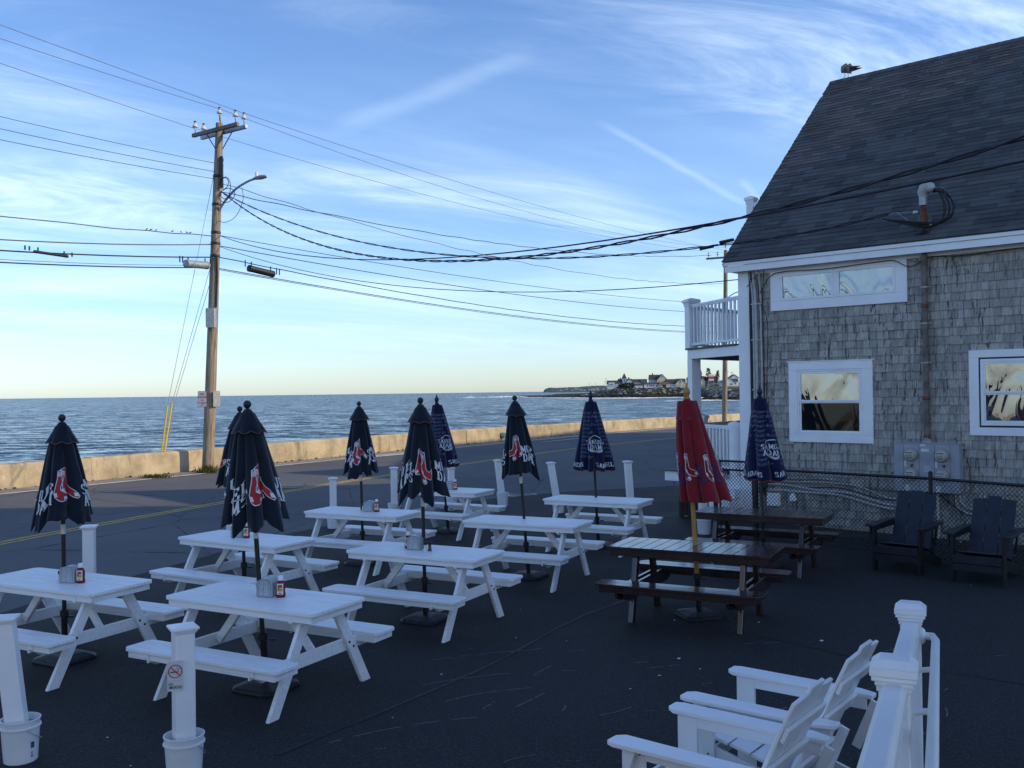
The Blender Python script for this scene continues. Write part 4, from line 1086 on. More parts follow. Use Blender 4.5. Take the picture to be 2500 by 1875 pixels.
while x < 6.9:
    for sg, (sy_, sz_) in ((-1, (-sv.y, -sv.z)), (1, (sb_.normalized().y, sb_.normalized().z))):
        a = Vector((x, yr, zr_ + .022)); d = Vector((0, sy_, sz_))
        cv.add([a, a + Vector((.17, 0, .006)), a + Vector((.17, 0, .006)) + d * .13, a + d * .13, a - Vector((0, 0, .01)), a + Vector((.17, 0, -.01)), a + Vector((.17, 0, -.01)) + d * .13, a + Vector((0, 0, -.01)) + d * .13],
               [(0, 1, 2, 3), (4, 5, 6, 7), (0, 1, 5, 4), (2, 3, 7, 6), (0, 3, 7, 4), (1, 2, 6, 5)], br.random())
    x += .143
cv.build('ridge_cap', ROOF, roof, tone=True)
gd = MB()
for i in range(26):
    r_ = br.uniform(.008, .02); q = Vector((br.uniform(0, 3.2), ye, ze)) + sv * (SLN - abs(br.gauss(0, .35)) - .1) + nv * .012; gd.blob(q, (r_, r_, .003), rg=br)
gd.build('droppings', WHITEP, roof)

# windows
def framed(parent, name, x0, x1, z0, z1, wl_, wr_, wb, wt, y0, y1, mat=TRIM, bevel=.003):
    """picture-frame of four boards butted end to end, in one part"""
    m_ = MB().bx(x0, x1, y0, y1, z0, z0 + wb).bx(x0, x1, y0, y1, z1 - wt, z1).bx(x0, x0 + wl_, y0, y1, z0 + wb + .001, z1 - wt - .001).bx(x1 - wr_, x1, y0, y1, z0 + wb + .001, z1 - wt - .001)
    return m_.build(name, mat, parent, bevel=bevel)
def glass(parent, x0, x1, z0, z1, y, mat): return MB().bx(x0, x1, y, y + .008, z0, z1).build('pane', mat, parent)
w1 = framed(hs_, 'window', .645, 3.032, 3.81, 4.508, .185, .185, .165, .05, -.045, .0)
for a, b in ((.832, 1.80), (1.862, 2.846)):
    framed(w1, 'sash', a, b, 3.977, 4.456, .045, .045, .045, .05, -.05, -.02)
glass(w1, .87, 1.77, 4.01, 4.41, -.03, GLASSU); glass(w1, 1.9, 2.81, 4.01, 4.41, -.032, GLASSU)
MB().bx(1.801, 1.861, -.045, -.01, 3.977, 4.456).build('mullion', TRIM, w1)
w2 = framed(hs_, 'window', .965, 2.446, 1.487, 2.885, .155, .175, .135, .14, -.045, .0)
MB().bx(.93, 2.48, -.055, -.046, 2.886, 2.90).build('head_flashing', TRIM, w2)
framed(w2, 'frame', 1.122, 2.268, 1.624, 2.743, .03, .03, .03, .03, -.038, -.004)
framed(w2, 'sash', 1.154, 2.236, 2.185, 2.711, .03, .03, .035, .035, -.034, -.01); glass(w2, 1.18, 2.21, 2.21, 2.68, -.018, GLASSU)
framed(w2, 'sash', 1.154, 2.236, 1.656, 2.184, .03, .03, .035, .02, -.022, -.002); glass(w2, 1.18, 2.21, 1.685, 2.165, -.008, GLASSD)
w3 = framed(hs_, 'window', 3.95, 5.45, 1.66, 2.98, .14, .15, .125, .115, -.045, .0)
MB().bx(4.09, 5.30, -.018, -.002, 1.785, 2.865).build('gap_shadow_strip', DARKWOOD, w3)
framed(w3, 'frame', 4.115, 5.275, 1.815, 2.84, .045, .045, .045, .045, -.04, -.019)
framed(w3, 'sash', 4.161, 5.229, 2.31, 2.794, .025, .025, .035, .03, -.036, -.019); glass(w3, 4.18, 5.21, 2.34, 2.77, -.026, GLASSU)
framed(w3, 'sash', 4.161, 5.229, 1.861, 2.308, .025, .025, .03, .02, -.030, -.019); glass(w3, 4.18, 5.21, 1.885, 2.29, -.0245, GLASSU)

# electric meter bank
mt = thing('meter_bank', 'grey steel electric meter bank with four round meters on the shingled wall', 'electric meters', bw(2.84, -.21, .75), BA)
MB().bx(0, 1.0, 0, .19, 0, .77).build('cabinet', STEELG, mt, bevel=.006)
MB().bx(-.01, 1.01, -.012, .2, .771, .785).build('top_lip', STEELG, mt)
cols = [(.005, .155), (.16, .395), (.40, .63), (.635, .865), (.87, .995)]
for i, (a, b) in enumerate(cols):
    if i in (1, 3):
        MB().bx(a, b, -.012, -.001, .445, .765).build('cover', STEELG, mt, bevel=.003); MB().bx(a, b, -.012, -.001, .12, .44).build('cover', STEELG, mt, bevel=.003); MB().bx(a, b, -.012, -.001, .005, .115).build('cover', STEELG, mt, bevel=.003)
    else: MB().bx(a, b, -.012, -.001, .005, .765).build('cover', STEELG, mt, bevel=.003)
rx90 = Matrix.Rotation(R(90), 3, 'X')
for cx in (.275, .745):
    for cz in (.59, .275):
        g_ = MB().lathe([(.104, -.02), (.104, .012), (.092, .016), (.090, .05), (.084, .085), (.06, .097), (0.002, .10)], (cx, -.012, cz), 24, rx90).build('meter', METERG, mt, smooth=True)
        MB().lathe([(.108, -.005), (.108, .012), (.098, .012)], (cx, -.012, cz), 24, rx90, cap=False).build('ring', BLACKP, g_)
        k_ = MB()
        for a, b, zz, h_ in ((-.06, .05, .03, .012), (-.05, -.02, -.008, .008), (-.005, .03, -.008, .008), (-.045, .045, -.04, .006), (-.03, .03, -.052, .004)):
            k_.bx(cx + a, cx + b, -.1135, -.113, cz + zz, cz + zz + h_)
        k_.build('dial_print', METERK, g_)
pr = MB().bx(.41, .50, -.0135, -.0125, .73, .76).bx(.43, .55, -.0135, -.0125, .645, .69).bx(.165, .195, -.0135, -.0125, .40, .49).bx(.64, .67, -.0135, -.0125, .40, .49).bx(.17, .24, -.0135, -.0125, .02, .11).bx(.65, .72, -.0135, -.0125, .02, .11)
pr.build('paper_label', LABELW, mt)
fr_ = MB(); ring_mb(fr_, [(.47, .33), (.56, .33), (.56, .42), (.47, .42)], [(.477, .337), (.553, .337), (.553, .413), (.477, .413)], 0, o=(0, -.0135, 0))
for k in range(3): fr_.bx(.485, .545, -.014, -.0135, .35 + k * .02, .357 + k * .02)
fr_.build('label_frame', WHITEP, mt)
for cx, cz in ((.29, .43), (.78, .44)):
    MB().lathe([(.012, 0), (.012, .03)], (cx, -.012, cz), 8, rx90).bx(cx - .02, cx + .012, -.045, -.02, cz - .03, cz + .005).build('padlock', RUST, mt)
MB().lathe([(.075, 0), (.075, .03), (.05, .06), (.05, .08)], (.48, .12, .785), 16).build('hub', GALV, mt)
# service mast: pipe up the wall, through the eave to a weatherhead
ms = thing('service_mast', 'old rusty service mast pipe running up the shingled wall through the roof to a weatherhead', 'electrical mast', bw(3.32, -.085, 0), BA)
MB().tube([(0, 0, 1.6), (0, 0, 5.38)], .045, 14).build('pipe', OLDPIPE, ms, smooth=True)
MB().tube([(0, 0, 4.78), (0, 0, 5.36)], .047, 14).build('rusty_pipe', RUST, ms, smooth=True)
for z_ in (1.62, 2.245, 3.72): MB().lathe([(.053, -.03), (.055, -.02), (.055, .02), (.053, .03)], (0, 0, z_), 14).build('coupling', RUST, ms)
for z_ in (2.81, 3.44, 4.02):
    c_ = MB().lathe([(.05, -.012), (.05, .012)], (0, 0, z_), 14); c_.bx(-.085, .085, .02, .05, z_ - .012, z_ + .012); c_.build('clamp', GALV, ms)
MB().bx(-.11, .11, .06, .10, 4.86, 5.2).build('backing_board', OLDPIPE, ms)
wh = MB().lathe([(.062, 5.33), (.064, 5.48)], (0, 0, 0), 16).build('weatherhead', GALV, ms, smooth=True)
dm = MB(); 
for i in range(9):
    pass
pts = [(0, 0, 5.47), (.0, 0, 5.56), (.03, -.01, 5.615), (.09, -.02, 5.635), (.15, -.03, 5.60), (.185, -.035, 5.545)]
pts = [(0, 0, 5.46), (0, 0, 5.53), (.03, -.01, 5.585), (.08, -.02, 5.605), (.13, -.03, 5.585), (.17, -.035, 5.55)]
MB().tube(pts, [.066, .085, .10, .10, .085, .05], 16).build('hood', CONDUIT, ms, smooth=True, angle=60)
MB().lathe([(.17, 4.86), (.14, 4.885), (.06, 4.93)], (0, .02, 0), 14).build('flashing', BLACKP, ms)
MB().bx(-.08, -.16, -.015, .015, 5.22, 5.26).build('tie_clevis', GALV, ms)
for k in range(7):
    rg = random.Random(50 + k); w_ = rg.uniform(.27, .42); dz_ = rg.uniform(-.03, .05); dyk = rg.uniform(-.05, .05)
    pts = spline([(.17, -.04 + dyk * .3, 5.54 - k * .006), (w_ * .8, -.06 + dyk, 5.50 + dz_), (w_ + .06, -.08 + dyk, 5.30), (w_ + .03, -.08 + dyk, 5.08 - dz_), (w_ * .45, -.10 + dyk, 4.95 + k * .012), (-.05, -.13, 4.97 + k * .014), (-.30, -.12, 5.06 + k * .008), (-.62, -.08, 5.18)], 5)
    MB().tube(pts, .0085, 5).build('drip_loop_cable', CABLE, ms)
MB().tube([(-.08, -.09, 5.03), (.0, -.1, 5.0), (.16, -.1, 4.985)], .014, 6).tube([(-.36, -.1, 5.10), (-.22, -.11, 5.05)], .014, 6).build('connector', PORC, ms)
MB().tube([(-.75, -.06, 5.20), (-.45, -.05, 5.26), (-.12, 0, 5.24)], .006, 5).tube([(-.40, -.06, 5.26), (-.2, -.09, 5.10)], .006, 5).build('messenger_strand', GALV, ms)

# conduits and small boxes on the wall
ct = thing('wall_conduits', 'bundle of vertical grey conduits and black cables beside the white corner board', 'conduits', bw(.3, -.03, 0), BA)
for x_, r_, m_, z0, dxx in ((-.035, .018, CABLE, .5, -.03), (.0, .02, CONDUIT, .4, -.05), (.05, .026, CONDUIT, .3, -.04), (.15, .017, CONDUIT, .1, -.02), (-.055, .02, CABLE, .5, .02), (.19, .007, CABLE, .5, .03)):
    MB().tube(spline([(x_ + dxx, -.01, 4.55), (x_ + dxx * .7, -.012, 4.35), (x_, -.012, 4.0), (x_ + .01, -.012, 2.6), (x_, -.012, z0)], 5), r_, 7).build('conduit', m_, ct, smooth=True)
MB().tube(spline([(-.1, -.03, 4.28), (.05, -.03, 4.44), (.12, -.03, 4.28), (.13, -.03, 4.05), (.27, -.03, 3.72), (.29, -.03, 3.3), (.25, -.03, 2.2), (.27, -.03, 1.0)], 5), .007, 5).build('cable', CABLE, ct)
MB().tube(spline([(.15, -.03, 4.15), (.34, -.03, 4.42), (.60, -.055, 4.49), (1.4, -.055, 4.47), (2.3, -.055, 4.50), (2.55, -.055, 4.49), (2.75, -.04, 4.38), (2.9, -.03, 4.40), (3.1, -.03, 4.5), (3.6, -.03, 4.47), (4.5, -.03, 4.50), (6, -.03, 4.49)], 5), .007, 5).build('cable', CABLE, ct)
for z_ in (3.95, 3.3, 2.4, 1.6): MB().bx(-.03, .19, -.045, -.038, z_, z_ + .02).build('strap', CONDUIT, ct)
lc = thing('cable_runs', 'loose grey conduits sagging along the lower wall towards the meter bank', 'conduits', bw(.35, -.03, 0), BA)
for pts, r_, m_ in (([(0, .0, .80), (.6, -.01, .78), (1.2, -.01, .80), (1.8, -.01, .77), (2.35, -.02, .60), (2.6, -.05, .66), (2.65, -.06, .78)], .014, CONDUIT),
                    ([(0, 0, .70), (.5, -.01, .72), (1.1, -.01, .66), (1.7, -.02, .64), (2.3, -.03, .50), (2.6, -.05, .52), (2.75, -.06, .66), (2.76, -.06, .78)], .022, CONDUIT),
                    ([(.2, 0, .62), (.9, -.01, .61), (1.5, -.02, .60), (2.1, -.02, .47), (2.5, -.04, .43), (2.78, -.06, .50), (2.9, -.06, .66), (2.9, -.06, .78)], .024, CONDUIT),
                    ([(0, 0, .88), (.6, 0, .82), (1.3, 0, .84), (2.0, 0, .74), (2.6, -.05, .72)], .009, CABLEG), ([(.1, 0, .76), (.8, 0, .69), (1.5, 0, .72), (2.2, 0, .58), (2.7, -.05, .60)], .008, CABLE),
                    ([(3.45, -.06, .78), (3.47, -.06, .62), (3.6, -.05, .52), (3.74, -.06, .60), (3.76, -.06, .78)], .016, CONDUIT), ([(3.38, -.06, .78), (3.42, -.06, .55), (3.6, -.05, .44), (3.78, -.06, .55), (3.82, -.06, .78)], .016, CONDUIT),
                    ([(3.15, -.02, .70), (3.4, -.02, .5), (3.65, -.02, .40), (3.8, -.02, .5)], .008, CABLE), ([(2.2, 0, .45), (2.3, 0, .2), (2.25, -.1, .02)], .005, CABLEG)):
    MB().tube(spline(pts, 6), r_, 6).build('conduit', m_, lc, smooth=True)
MB().tube([(3.12, -.05, .76), (3.12, -.05, -.05)], .02, 8).build('conduit', PORC, lc, smooth=True)
MB().bx(.05, .12, -.06, -.0, .55, .8).bx(.13, .19, -.07, -.0, .66, .86).build('valve', BLACKP, lc)
ub = thing('utility_box', 'white plastic utility box low on the shingled wall behind the chain link fence', 'utility box', bw(.54, -.10, .33), BA)
MB().bx(0, .24, 0, .09, 0, .23).build('case', VINYL, ub, bevel=.012); MB().bx(.01, .23, -.008, -.001, .01, .22).build('cover', VINYL, ub, bevel=.004)
vh = MB().lathe([(.02, .13), (.05, .10), (.065, .03), (.065, 0)][::-1], (0, 0, 0), 14).build('vent_hood', VINYL, smooth=True); vh.location = bw(1.02, -.05, .45); tag(vh, 'small white rounded vent hood right of the white utility box', 'vent hood')

# balcony and porch (parts of the house)
PN = Vector((-1.71, 1.08)); CS = Vector((0.0, 0.0)); SD = (PN - CS).normalized()
def along(a, b, t): return a.lerp(b, t)
def post(parent, x, y, z0, z1, w=.19, cap=True, ang=0.0, name='post', capw=1.45):
    rt = Matrix.Rotation(ang, 3, 'Z'); p_ = MB().box((x, y, (z0 + z1) / 2), (w, w, z1 - z0), rt)
    o_ = p_.build(name, TRIM, parent, bevel=.005)
    if cap:
        c_ = MB()
        for k, (ww, a, b) in enumerate(((1.12, -.10, -.05), (1.22, -.049, -.02), (capw, -.019, .02), (capw * .93, .021, .035))): c_.box((x, y, z1 + (a + b) / 2 + .02), (w * ww, w * ww, b - a), rt)
        h = w * capw * .46; P_ = [rt @ Vector((i * h, j * h, 0)) + Vector((x, y, z1 + .056)) for i, j in ((-1, -1), (1, -1), (1, 1), (-1, 1))]
        c_.add(P_ + [(x, y, z1 + .10)], [(0, 1, 4), (1, 2, 4), (2, 3, 4), (3, 0, 4), (3, 2, 1, 0)]); c_.build('post_cap', TRIM, o_)
    return o_
def railing(parent, a, b, z0, z1, n, bw_=.035, name='railing', rail=.06, mat=None, z0b=None, z1b=None):
    """balusters between two rails; a, b are (x, y); z at b may differ (a ramp)"""
    mat = mat or TRIM; z0b = z0 if z0b is None else z0b; z1b = z1 if z1b is None else z1b
    a, b = Vector(a), Vector(b)
    r_ = MB(); r_.beam((a.x, a.y, z1), (b.x, b.y, z1b), .04, rail); r_.beam((a.x, a.y, z1 - .036), (b.x, b.y, z1b - .036), .03, rail * .7); top = r_.build('top_rail', mat, parent, bevel=.004)
    MB().beam((a.x, a.y, z0), (b.x, b.y, z0b), .045, rail * .75).build('bottom_rail', mat, parent, bevel=.004)
    ang = math.atan2(b.y - a.y, b.x - a.x); rt = Matrix.Rotation(ang, 3, 'Z')
    for i in range(n):
        t = (i + .5) / n; p = a.lerp(b, t); lo, hi = z0 + (z0b - z0) * t + .023, z1 + (z1b - z1) * t - .052
        MB().box((p.x, p.y, (lo + hi) / 2), (bw_, bw_, hi - lo), rt).build('baluster', mat, parent)
    return top
angS = math.atan2(SD.y, SD.x)
MB().prism([(.0, .0), tuple(PN), (-1.71, 8.5), (0, 8.5)], (0, 0, 3.05), (1, 0, 0), (0, 1, 0), (0, 0, 1), .16).build('balcony_deck', DARKWOOD, hs_)
MB().beam((.01, -.012, 3.14), (PN.x - .02, PN.y - .012, 3.14), .185, .02).build('balcony_fascia', TRIM, hs_, bevel=.003)
MB().bx(-1.74, -1.712, 1.06, 8.5, 3.048, 3.232).build('balcony_fascia', TRIM, hs_)
MB().prism([(-.1, -.02), (PN.x - .07, PN.y - .05), (-1.78, 8.6), (0, 8.6)], (0, 0, 3.235), (1, 0, 0), (0, 1, 0), (0, 0, 1), .03).build('balcony_floor', DECKW, hs_)
post(hs_, PN.x + .06, PN.y - .0, 3.266, 4.20, .2, True, angS)
post(hs_, PN.x + .09, PN.y + .03, -.1, 3.048, .2, False, angS, 'porch_column')
a_ = PN - SD * .17; railing(hs_, (a_.x, a_.y), (.02, .03), 3.34, 4.13, 13)
railing(hs_, (-1.68, 1.25), (-1.68, 4.6), 3.34, 4.13, 22); post(hs_, -1.68, 4.7, 3.266, 4.20, .18); railing(hs_, (-1.68, 4.8), (-1.68, 8.3), 3.34, 4.13, 22)
post(hs_, -1.66, 4.7, -.1, 3.048, .18, False, 0, 'porch_column')
# lower porch
MB().prism([(.0, .02), tuple(PN), (-1.71, 8.5), (0, 8.5)], (0, 0, .74), (1, 0, 0), (0, 1, 0), (0, 0, 1), .12).build('porch_floor', DECKW, hs_)
MB().beam((-.02, .0, .42), (PN.x, PN.y - .02, .42), .80, .03).build('porch_skirt', TRIM, hs_)
post(hs_, -.16, .06, .1, 1.74, .15, True, angS, capw=1.2)
a_ = PN - SD * .10; railing(hs_, (a_.x, a_.y), (-.22, .12), .95, 1.72, 12, .045)
railing(hs_, (-1.62, 1.3), (-1.62, 8.3), .95, 1.72, 40)
post(hs_, -1.52, 1.25, .86, 1.84, .14)
# landing in front, on a dark block pier
MB().bx(-1.46, -.45, -.30, .75, .70, .88).build('landing_frame', TRIM, hs_, bevel=.004); MB().bx(-1.50, -.42, -.34, .78, .882, .905).build('landing_floor', DECKW, hs_)
MB().bx(-1.22, -.5, -.15, .6, -.05, .698).build('landing_pier', CONC, hs_)
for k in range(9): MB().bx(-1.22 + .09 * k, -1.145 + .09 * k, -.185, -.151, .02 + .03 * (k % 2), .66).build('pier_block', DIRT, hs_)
post(hs_, -1.2, -.12, .906, 1.85, .085, True)
for k, (z_, h_) in enumerate(((.60, .06), (.42, .06))): MB().bx(-.40 + .0, .02, -.3 + k * -.2, .35 - k * .3, z_ - .16, z_).build('step', TRIM, hs_)
MB().bx(-.42, .0, -.05, .05, .30, .75).build('step_side', TRIM, hs_)
# third level rail behind the roof edge
MB().bx(-.85, .0, 2.0, 8.5, 5.15, 5.28).build('upper_deck', TRIM, hs_); post(hs_, -.78, 2.05, 5.281, 6.30, .15, True)
railing(hs_, (-.70, 2.0), (.1, 1.5), 5.45, 6.2, 6); railing(hs_, (-.78, 2.15), (-.78, 8.3), 5.45, 6.2, 36)
for y_ in (2.1, 5.2, 8.3): MB().bx(-.86, -.74, y_ - .06, y_ + .06, 3.27, 5.149).build('deck_post', TRIM, hs_)

# gull preening on the ridge
gl = thing('gull', 'brown mottled gull preening with head tucked over its back on the roof ridge', 'bird', bw(.20, 4.66, 9.235), BA + R(8))
def skin_body(name, pts, edges, radii, mat, parent, sub=2):
    me = bpy.data.meshes.new(name); me.from_pydata(pts, edges, []); o = obj(name, me)
    md = o.modifiers.new('skin', 'SKIN'); sv_ = me.skin_vertices[0].data
    for i, r_ in enumerate(radii): sv_[i].radius = r_ if isinstance(r_, tuple) else (r_, r_)
    sv_[0].use_root = True
    ms_ = o.modifiers.new('sub', 'SUBSURF'); ms_.levels = sub; ms_.render_levels = sub
    dg = bpy.context.evaluated_depsgraph_get(); dg.update(); m2 = bpy.data.meshes.new_from_object(o.evaluated_get(dg)); bpy.data.objects.remove(o)
    m2.materials.clear(); m2.materials.append(mat); m2.polygons.foreach_set('use_smooth', [True] * len(m2.polygons)); return obj(name, m2, parent)
skin_body('body', [(0, 0, .185), (-.06, 0, .19), (-.10, 0, .19), (.06, 0, .18), (.13, 0, .17), (.20, 0, .165), (-.06, 0, .25), (-.01, .01, .285), (.03, .014, .292)],
          [(0, 1), (1, 2), (0, 3), (3, 4), (4, 5), (1, 6), (6, 7), (7, 8)], [(.10, .095), (.095, .09), (.06, .06), (.09, .08), (.055, .05), (.02, .02), (.045, .045), (.040, .038), (.034, .032)], FEATH, gl)
MB().lathe([(.012, 0), (.009, .03), (.002, .05)], (.055, .015, .28), 8, Matrix.Rotation(R(105), 3, 'Y')).build('beak', BEAK, gl)
MB().prism([(-.02, .14), (.08, .13), (.20, .145), (.33, .172), (.32, .178), (.16, .205), (.04, .22), (-.02, .20)], (0, -.082, 0), (1, 0, 0), (0, 0, 1), (0, 1, 0), .014).build('wing', FEATHD, gl, bevel=.006)
MB().prism([(-.02, .14), (.08, .13), (.20, .145), (.33, .172), (.32, .178), (.16, .205), (.04, .22), (-.02, .20)], (0, .068, 0), (1, 0, 0), (0, 0, 1), (0, 1, 0), .014).build('wing', FEATHD, gl, bevel=.006)
MB().prism([(.18, -.03), (.30, -.02), (.30, .02), (.18, .03)], (0, 0, .15), (1, 0, 0), (0, 1, 0), (0, 0, 1), .012).build('tail', FEATHD, gl)
for sx, sy_ in ((-.03, -.03), (.025, .03)):
    MB().tube([(sx, sy_, .11), (sx + .01, sy_, .05), (sx, sy_, .0)], .006, 6).tube([(sx - .03, sy_, .005), (sx + .02, sy_, .005)], .005, 5).build('leg', GULLEG, gl)

# ------------------------------------------------------------------ unseen buildings added to shade the lot and road and show in the glass
def off_house(name, label, poly, h, mat, wins=()):
    t = thing(name, label, 'building', (poly[0][0], poly[0][1], 0), 0)
    p0 = Vector(poly[0])
    MB().prism([(x - p0.x, y - p0.y) for x, y in poly], (0, 0, -.2), (1, 0, 0), (0, 1, 0), (0, 0, 1), h + .2).build('wall', mat, t)
    MB().prism([(x - p0.x, y - p0.y) for x, y in poly], (0, 0, h + .003), (1, 0, 0), (0, 1, 0), (0, 0, 1), .12).build('roof', ROOFD, t)
    n = len(poly)
    for i in range(n):
        a, b = Vector(poly[i]) - p0, Vector(poly[(i + 1) % n]) - p0; L = (b - a).length; d = (b - a) / L; nn = Vector((d.y, -d.x))
        z_ = 1.0
        while z_ + 1.5 < h:
            k = 1.2
            while k + 1.1 < L:
                p = a + d * (k + .5); w_ = MB().box((p.x + nn.x * .0, p.y + nn.y * .0, z_ + .7), (1.1, .12, 1.4), Matrix.Rotation(math.atan2(d.y, d.x), 3, 'Z')).build('window', WINK, t)
                k += 2.6
            z_ += 2.9
    return t
off_house('shade_building', 'unseen tall white block added right of the lot to shade it', [(24, -4.5), (34, -4.5), (34, 14.1), (24, 14.1)], 18.8, WALLW)  # unseen block, sized and placed to keep the sun off the lot
off_house('hidden_shade_building', 'unseen long block added behind the beach house to shade the road and seawall', [(12.4, 25.8), (15.6, 28.2), (15.5, 37.8), (24, 51), (34, 45), (24, 25), (18.5, 21.5)], 10.3, WALLG)  # unseen block, outline shaped so its shadow covers road and seawall
off_house('bounce_building', 'unseen white block added behind the camera for bounce light and window reflections', [(-9, -2.2), (-14, -7), (-5, -16.5), (0, -12)], 7.5, WALLW)  # added out of view, long face turned to bounce sun and fill window reflections

# ------------------------------------------------------------------ picnic tables
def chamf(x0, x1, y0, y1, cs):
    """rectangle with chosen corners cut: cs = (x0y0, x1y0, x1y1, x0y1)"""
    P = []
    for (x, y, c, sx, sy_) in ((x0, y0, cs[0], 1, 1), (x1, y0, cs[1], -1, 1), (x1, y1, cs[2], -1, -1), (x0, y1, cs[3], 1, -1)):
        if c:
            if sx == sy_: P += [(x, y + sy_ * c), (x + sx * c, y)]
            else: P += [(x + sx * c, y), (x, y + sy_ * c)]
        else: P.append((x, y))
    return P
def slab(mb, poly, z0, z1): return mb.prism(poly, (0, 0, z0), (1, 0, 0), (0, 1, 0), (0, 0, 1), z1 - z0)
def white_table():
    t = thing('picnic_table', 'x', 'picnic table', (0, 0, 0), 0, 'white picnic tables on the lot'); L, W = 1.58, .69; n = 5; w = W / n
    for i in range(n):
        y0, y1 = -W / 2 + i * w + .0012, -W / 2 + (i + 1) * w - .0012; c = .035
        slab(MB(), chamf(-L / 2, L / 2, y0, y1, (c if i == 0 else 0, c if i == 0 else 0, c if i == n - 1 else 0, c if i == n - 1 else 0)), .732, .76).build('plank', WB, t, bevel=.003)
    for sg in (-1, 1):
        MB().bx(-L / 2 + .03, L / 2 - .03, sg * (W / 2 - .030), sg * (W / 2 - .055), .675, .7315).build('apron', WB, t, bevel=.003)
        MB().bx(sg * (L / 2 - .03), sg * (L / 2 - .055), -W / 2 + .056, W / 2 - .056, .675, .7315).build('apron', WB, t, bevel=.003)
        x = sg * .555
        MB().prism([(-.32, .7315), (-.32, .665), (-.27, .64), (.27, .64), (.32, .665), (.32, .7315)], (x - .0175, 0, 0), (0, 1, 0), (0, 0, 1), (1, 0, 0), .035).build('top_cleat', WB, t, bevel=.003)
        # seat beam with angled ends
        MB().prism([(-.735, .40), (-.735, .365), (-.64, .30), (.64, .30), (.735, .365), (.735, .40)], (x - .0175, 0, 0), (0, 1, 0), (0, 0, 1), (1, 0, 0), .035).build('seat_beam', WB, t, bevel=.003)
        for sy_ in (-1, 1):
            xl = x + sg * .0185; a, b = Vector((xl, sy_ * .155, .7315)), Vector((xl, sy_ * .565, 0)); d = (b - a).normalized(); hw = .048 / abs(d.z)
            P_ = [(a.y - hw, .7315), (a.y + hw, .7315), (b.y + hw, 0.0), (b.y - hw, 0.0)]
            lg = MB().prism(P_, (xl, 0, 0), (0, 1, 0), (0, 0, 1), (sg, 0, 0), .035).build('leg', WB, t, bevel=.003)
            bm_ = MB()
            for (yy, zz) in ((sy_ * .335, .375), (sy_ * .39, .33)):
                bm_.lathe([(.011, -.003), (.011, .004), (.006, .007)], (xl + sg * .035, yy, zz), 8, Matrix.Rotation(sg * R(90), 3, 'Y'))
            bm_.build('bolts', BOLT, lg)
        MB().beam((x - sg * .04, 0, .345), (sg * .20, 0, .722), .07, .032, side=(1, 0, 1)).build('brace', WB, t, bevel=.003)
        # bench
        for k in range(2):
            y0 = sg * (.468 + k * .1395); y1 = y0 + sg * .137; lo, hi = min(y0, y1), max(y0, y1); c = .03; o_ = (k == 1)
            cs = ((c, c, 0, 0) if sg < 0 else (0, 0, c, c)) if o_ else ((0, 0, c, c) if sg < 0 else (c, c, 0, 0))
            slab(MB(), chamf(-L / 2, L / 2, lo, hi, cs), .404, .432).build('bench_plank', WB, t, bevel=.003)
        for yy in (.492, .722): MB().bx(-L / 2 + .03, L / 2 - .03, sg * yy, sg * (yy - .022), .350, .4035).build('bench_apron', WB, t, bevel=.002)
        for xx in (-1, 1):
            MB().bx(xx * (L / 2 - .03), xx * (L / 2 - .052), sg * .493, sg * .699, .350, .4035).build('bench_apron', WB, t, bevel=.002)
            MB().bx(xx * (.555 - .036), xx * (.555 - .019), sg * .470, sg * .735, .335, .4035).build('bench_cleat', WB, t, bevel=.002)
    return t
